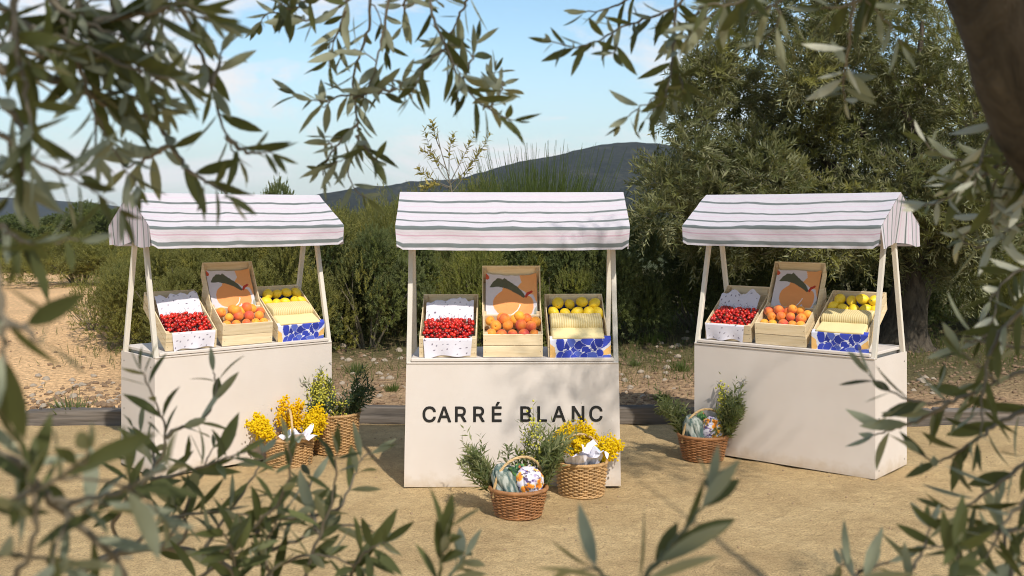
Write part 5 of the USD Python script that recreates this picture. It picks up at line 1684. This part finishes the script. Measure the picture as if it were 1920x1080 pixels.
def branch(label, depth, leaf, stems_, seed, name='olive_branch', o=None, wob=0.10, **kw):
    rng = np.random.default_rng(seed)
    first = at(*stems_[0][0][:2], depth)
    if o is None:
        base = first
        o = thing(name, label, 'branch', base, 0, 'olive branches framing the view')
    else:
        base = np.array(o.GetAttribute('xformOp:translate').Get())
    for st in stems_:
        opt = dict(kw)
        pts = st
        if isinstance(st[-1], dict):
            opt.update(st[-1])
            pts = st[:-1]
        off = rng.uniform(-wob, wob)
        dz = opt.pop('depth', depth)
        ds_ = [dz * (1 + off * (i / max(1, len(pts) - 1))) + (p[2] if len(p) > 2 else 0) for i, p in enumerate(pts)]
        grow(o, base, [at(p[0], p[1], dd) for p, dd in zip(pts, ds_)], rng, leaf, **opt)
    return o


branch('slender olive sprig hanging over the sky above the gap between left and centre stalls', 1.75, 0.062, [
    [(733, -30), (722, 40), (710, 105), (698, 145), (683, 190), dict(start=0.62, r0=0.0030)],
    [(690, -30), (640, 10), (578, 38), (524, 26), (488, 40)], [(692, -30), (688, 60), (672, 110), (663, 184), (672, 255), (655, 310), (688, 372)],
    [(742, 168), (700, 172), (652, 178), (600, 190), (556, 172)], [(663, 184), (700, 168), (738, 150), (756, 165)], [(672, 230), (640, 262), (614, 296), (606, 330)],
    [(648, 20), (628, 70), (612, 92)], [(668, 255), (690, 285), (706, 300)], [(600, -30), (560, 12), (520, 10)]], 1, droop=0.10)
branch('olive sprig hanging over the sky above the centre stall', 1.70, 0.062, [
    [(806, -30), (815, 40), (840, 96), (867, 157), (919, 205), (962, 226)], [(866, 155), (884, 112), (893, 78)], [(838, 92), (804, 112), (786, 132)], [(885, -30), (870, 15), (852, 52), (838, 80)],
    [(915, 200), (938, 176), (942, 152)], [(760, -30), (758, 20), (754, 50)]], 2, droop=0.10)
branch('olive spray reaching left from the top edge before the big olive tree', 1.75, 0.060, [
    [(1300, -30), (1250, 22), (1185, 42), (1130, 70), (1094, 87), (1036, 77)], [(1264, -30), (1265, 60), (1258, 127), (1250, 170), (1234, 200)], [(1345, -30), (1312, 18), (1290, 48), (1262, 70)],
    [(1205, -30), (1160, 8), (1096, 22)], [(1380, -30), (1350, 20), (1345, 70)], [(1260, 120), (1275, 150), (1284, 175)]], 3, droop=0.12)
branch('pale leaved olive twig hanging from the top edge over the big olive tree', 1.35, 0.064, [
    [(1600, -40), (1597, 45), (1587, 115), (1583, 140), dict(start=0.55, spread=(0.8, 1.5), flip=0.6)], [(1500, -40), (1455, 5), (1405, 28)], [(1660, -40), (1590, 8), (1540, 14)], [(1440, -40), (1380, 5), (1330, 8)]], 4, droop=0.15)
TL = dict(r0=0.0045, gap=0.022, wid=0.215, side=1)
branch('dense dark olive bough across the upper left corner', 1.15, 0.066, [
    [(-60, 100), (60, 140), (147, 162), (213, 204), (284, 213), dict(r0=0.008, r1=0.003)], [(-40, -20), (80, 60), (160, 90), (250, 130), (325, 148)], [(100, -40), (130, 80), (170, 190), (178, 285)],
    [(200, -40), (230, 60), (260, 130), (300, 192)], [(180, 40), (240, 30), (330, 20), (402, 44)], [(-40, 30), (40, 55), (110, 40), (190, -20)], [(60, -40), (120, 20), (200, 60), (260, 70)], [(-40, 70), (60, 100), (150, 110), (230, 90)], [(250, -40), (280, 30), (285, 110), (340, 150)], [(160, -40), (150, 30), (210, 100), (240, 170)]], 5, droop=0.08, **TL)
branch('olive sprig falling from the upper left bough over the roof of the left stall', 1.30, 0.064, [
    [(305, -40), (355, 49), (396, 160), (427, 258), (449, 296), dict(gap=0.028)], [(284, 213), (320, 271), (356, 320), (402, 348), (436, 378)], [(335, -40), (305, 40), (315, 90)], [(425, 255), (465, 285), (505, 285)],
    [(396, 160), (410, 120), (415, 92)], [(320, 271), (270, 300), (236, 318)]], 6, droop=0.06, r0=0.0035, side=0)
branch('dark olive sprays hanging down the left edge above the sandy track', 1.00, 0.062, [
    [(-40, 240), (50, 285), (110, 322), (160, 318)], [(40, -40), (30, 80), (50, 180), (60, 262)], [(-40, 310), (20, 330), (60, 350)], [(-40, 180), (30, 220), (44, 300), (20, 368)],
    [(-40, 400), (10, 430), (40, 450)]], 7, droop=0.12, r0=0.004, gap=0.028, wid=0.22, side=1)
branch('large blurred olive leaves hanging down the left edge', 0.72, 0.066, [
    [(-60, 430), (-6, 520), (10, 620), (-5, 720), (-30, 800), dict(r0=0.004, gap=0.034)], [(0, 600), (40, 615), (70, 640), dict(gap=0.05)]], 8, droop=0.12, wid=0.22, side=1)
branch('blurred olive bough crossing the lower left corner', 0.80, 0.064, [
    [(-60, 830), (40, 880), (110, 950), (180, 1010), (240, 1090), dict(r0=0.0038, r1=0.0025, gap=0.03)], [(-40, 960), (40, 930), (120, 890), (170, 850), dict(gap=0.04)], [(100, 940), (200, 930), (270, 900), (310, 880), dict(gap=0.045)],
    [(-40, 1060), (40, 1040), (110, 1060), dict(gap=0.035)], [(20, 1090), (60, 1010), (60, 920), dict(gap=0.045)]], 9, wid=0.22, side=1)
LL = dict(gap=0.025, r0=0.0032, side=0)
branch('grey olive branch rising over the front of the left stall', 1.50, 0.064, [
    [(120, 1110), (164, 1062), (249, 1031), (329, 1029), (400, 1049), (480, 1110), dict(r0=0.0068, r1=0.0045, start=0.3, gap=0.06)], [(249, 1031), (213, 978), (276, 898), (311, 822), (288, 745), (268, 695), dict(start=0.25, gap=0.029)],
    [(311, 822), (345, 800), (378, 787), (405, 735), (400, 700), dict(gap=0.034)], [(300, 1029), (350, 950), (380, 880), (402, 835)], [(276, 898), (330, 890), (400, 868), (465, 846)], [(250, 1031), (310, 975), (400, 960), (500, 972)],
    [(213, 978), (240, 920), (235, 860), dict(gap=0.034)], [(329, 1029), (350, 990), (310, 930)], [(360, 1100), (420, 1050), (470, 1030)], [(276, 898), (290, 860), (250, 800)]], 10, **LL)
branch('bushy olive branch along the lower left before the small mimosa basket', 1.45, 0.062, [
    [(400, 1049), (470, 990), (520, 945), (545, 885), (538, 835)], [(480, 1000), (560, 970), (640, 947), (667, 880), (700, 850)], [(471, 1049), (560, 1010), (640, 985), (716, 1012)], [(560, 1110), (600, 1000), (625, 920), (632, 850)],
    [(380, 1040), (430, 960), (470, 900), (492, 850)], [(650, 1110), (680, 1040), (722, 1018)], [(480, 1110), (540, 1050), (600, 1040), (660, 1060)], [(520, 1110), (500, 1040), (520, 980)], [(420, 1110), (440, 1060), (420, 1000)], [(600, 1000), (580, 940), (585, 890)]], 11, **LL)
branch('small upright olive tip at the bottom edge below the centre stall', 1.20, 0.062, [[(822, 1120), (826, 1060), (832, 1020), (838, 985), dict(gap=0.015, spread=(0.25, 0.75))], [(830, 1100), (855, 1065), (872, 1040), dict(spread=(0.3, 0.7))]], 12, r0=0.0028, mat_='twig_green', side=0)
branch('sharp dark olive tip at the bottom edge right of the baskets', 0.88, 0.078, [[(1175, 1130), (1215, 1075), (1262, 1020), (1310, 960), (1335, 925), dict(gap=0.023, spread=(0.3, 0.8))], [(1180, 1130), (1140, 1085), (1110, 1060), dict(gap=0.024, spread=(0.3, 0.8))]], 13, r0=0.003, mat_='twig_green', wid=0.21, side=0)
branch('olive tips rising from the bottom edge at the right', 1.15, 0.060, [[(1570, 1120), (1610, 1075), (1650, 1060), (1690, 1045)], [(1690, 1120), (1715, 1060), (1735, 1020), (1740, 985)], [(1630, 1120), (1600, 1075), (1575, 1060)], [(1760, 1120), (1790, 1060), (1800, 1020)]], 14, r0=0.0028, side=0)
RB = dict(r0=0.0032, gap=0.027, side=0)
branch('olive spray from the right edge crossing the side of the right stall', 1.35, 0.066, [
    [(1960, 690), (1860, 722), (1780, 752), (1700, 748), (1655, 722), (1632, 705)], [(1960, 540), (1880, 620), (1850, 680), (1842, 760), (1835, 830)], [(1960, 760), (1880, 790), (1820, 832), (1770, 862), (1728, 852)], [(1780, 752), (1740, 780), (1690, 800), (1640, 815), dict(gap=0.04)],
    [(1960, 640), (1900, 650), (1830, 640), (1770, 680)], [(1870, 720), (1850, 700), (1800, 660), dict(gap=0.035)]], 15, droop=0.05, **RB)
branch('olive spray at the lower right edge above the sand', 1.25, 0.060, [
    [(1960, 850), (1880, 900), (1820, 945), (1772, 952)], [(1960, 980), (1870, 1000), (1800, 1012), (1740, 1028)], [(1900, 1110), (1882, 1000), (1872, 930)], [(1960, 920), (1900, 960), (1850, 1050)], [(1960, 1060), (1900, 1060), (1840, 1090)]], 16, **RB)

# the near olive tree: its limb shows at the upper right corner; trunk and crown stand outside the view, overhead and to the right
rng = np.random.default_rng(700)
nt = thing('near_olive_tree', 'thick dark olive limb out of focus in the upper right corner', 'olive tree', (2.35, 2.1, 0.0))
nb_ = np.array([2.35, 2.1, 0.0])


def bark(pts, r, sides=22, n=40, amp=0.35):
    p = spline(pts, n) - nb_
    t = tube(p, np.interp(np.linspace(0, 1, n), np.linspace(0, 1, len(r)), r), sides)
    v = np.array(t.vertices)
    c = np.repeat(p, sides, 0)
    k = len(c)
    nz = meshkit.fbm(v[:k] * 9, 4, 17) - 0.5
    v[:k] += (v[:k] - c) * (amp * 2 * nz)[:, None]
    return trimesh.Trimesh(v, t.faces, process=False)


part('trunk', bark([(2.35, 2.1, -0.1), (2.30, 2.08, 0.5), (2.12, 1.95, 1.05), (1.9, 1.85, 1.35)], [0.30, 0.20, 0.17, 0.15]), M['olive_bark'], nt, smooth=True)
limb = part('limb', bark([(1.9, 1.85, 1.30), tuple(at(2150, 480, 1.6)), tuple(at(1975, 240, 1.42)), tuple(at(1905, 60, 1.36)), tuple(at(1850, -120, 1.34)), (0.45, 1.1, 2.6)], [0.14, 0.075, 0.062, 0.066, 0.070, 0.05], amp=0.16), M['olive_bark'], nt, smooth=True)
part('limb', bark([(1.9, 1.85, 1.3), (2.0, 2.6, 2.2), (1.95, 3.5, 2.85), (1.8, 4.6, 3.15)], [0.10, 0.03, 0.009, 0.006]), M['olive_bark'], nt, smooth=True)
part('limb', bark([(1.9, 1.85, 1.3), (1.7, 1.0, 2.2), (1.2, 0.2, 2.8), (0.6, -0.6, 3.0)], [0.12, 0.08, 0.055, 0.03]), M['olive_bark'], nt, smooth=True)
branch('', 1.5, 0.058, [
    [(1975, 330), (1880, 372), (1830, 420), (1795, 452)], [(1980, 235), (1860, 290), (1800, 300), (1735, 268)], [(1980, 420), (1880, 440), (1840, 462), (1800, 445)], [(1955, 190), (1870, 230), (1842, 290), (1826, 350)],
    [(1970, 500), (1890, 520), (1858, 565)], [(1960, 300), (1830, 335), (1775, 372), (1730, 382)], [(1975, 270), (1900, 300), (1860, 370), (1870, 430)]], 17, o=nt, droop=0.10, r0=0.003, gap=0.024, flip=0.42, side=1)
pos, dr = [], []
for c_, r_, n_ in [((1.5, 4.55, 3.2), (0.62, 0.45, 0.30), 210), ((2.35, 4.2, 3.5), (0.5, 0.5, 0.35), 120), ((0.9, 0.3, 3.05), (1.3, 1.2, 0.55), 900), ((-0.3, 0.6, 3.0), (0.9, 0.9, 0.4), 300), ((2.6, 1.2, 3.0), (1.2, 1.2, 0.7), 420), ((1.4, -1.0, 2.8), (1.3, 1.0, 0.7), 380), ((-1.1, 0.2, 2.8), (0.6, 0.7, 0.35), 200)]:
    d = rng.normal(0, 1, (n_, 3))
    d /= np.linalg.norm(d, axis=1, keepdims=True)
    pos.append(np.array(c_) + d * np.array(r_) * rng.uniform(0.1, 1, (n_, 1)) ** 0.5)
    dr.append(d * 0.5 + rng.normal(0, 0.5, (n_, 3)))
pos, dr = np.vstack(pos) - nb_, np.vstack(dr)
dr /= np.linalg.norm(dr, axis=1, keepdims=True)
per = 16
rep = np.repeat(np.arange(len(pos)), per)
t = np.tile(np.linspace(0.05, 1, per), len(pos))
u = np.cross(dr, [0.31, 0.21, 0.93])
u /= np.linalg.norm(u, axis=1, keepdims=True)
w = np.cross(dr, u)
a = np.tile(np.arange(per) * PI + (np.arange(per) // 2) * PI / 2, len(pos)) + np.repeat(rng.uniform(0, 6.3, len(pos)), per)
o_ = np.cos(a)[:, None] * u[rep] + np.sin(a)[:, None] * w[rep]
v, f = blade(0.21)
v, f = bake(v, f, frames(dr[rep] * 0.7 + o_ * 0.75, dr[rep] * 0.7 - o_ * 0.7 + rng.normal(0, 0.3, (len(rep), 3)), pos[rep] + dr[rep] * (t * 0.26)[:, None], 0.060 * rng.uniform(0.7, 1.2, len(rep))))
part('crown', trimesh.Trimesh(v, f, process=False), M['near_crown'], nt)
for o, ms in _more.values():
    part('leaf_mass', cat_meshes(ms), M['near_crown'], o, smooth=True, kind='stuff')
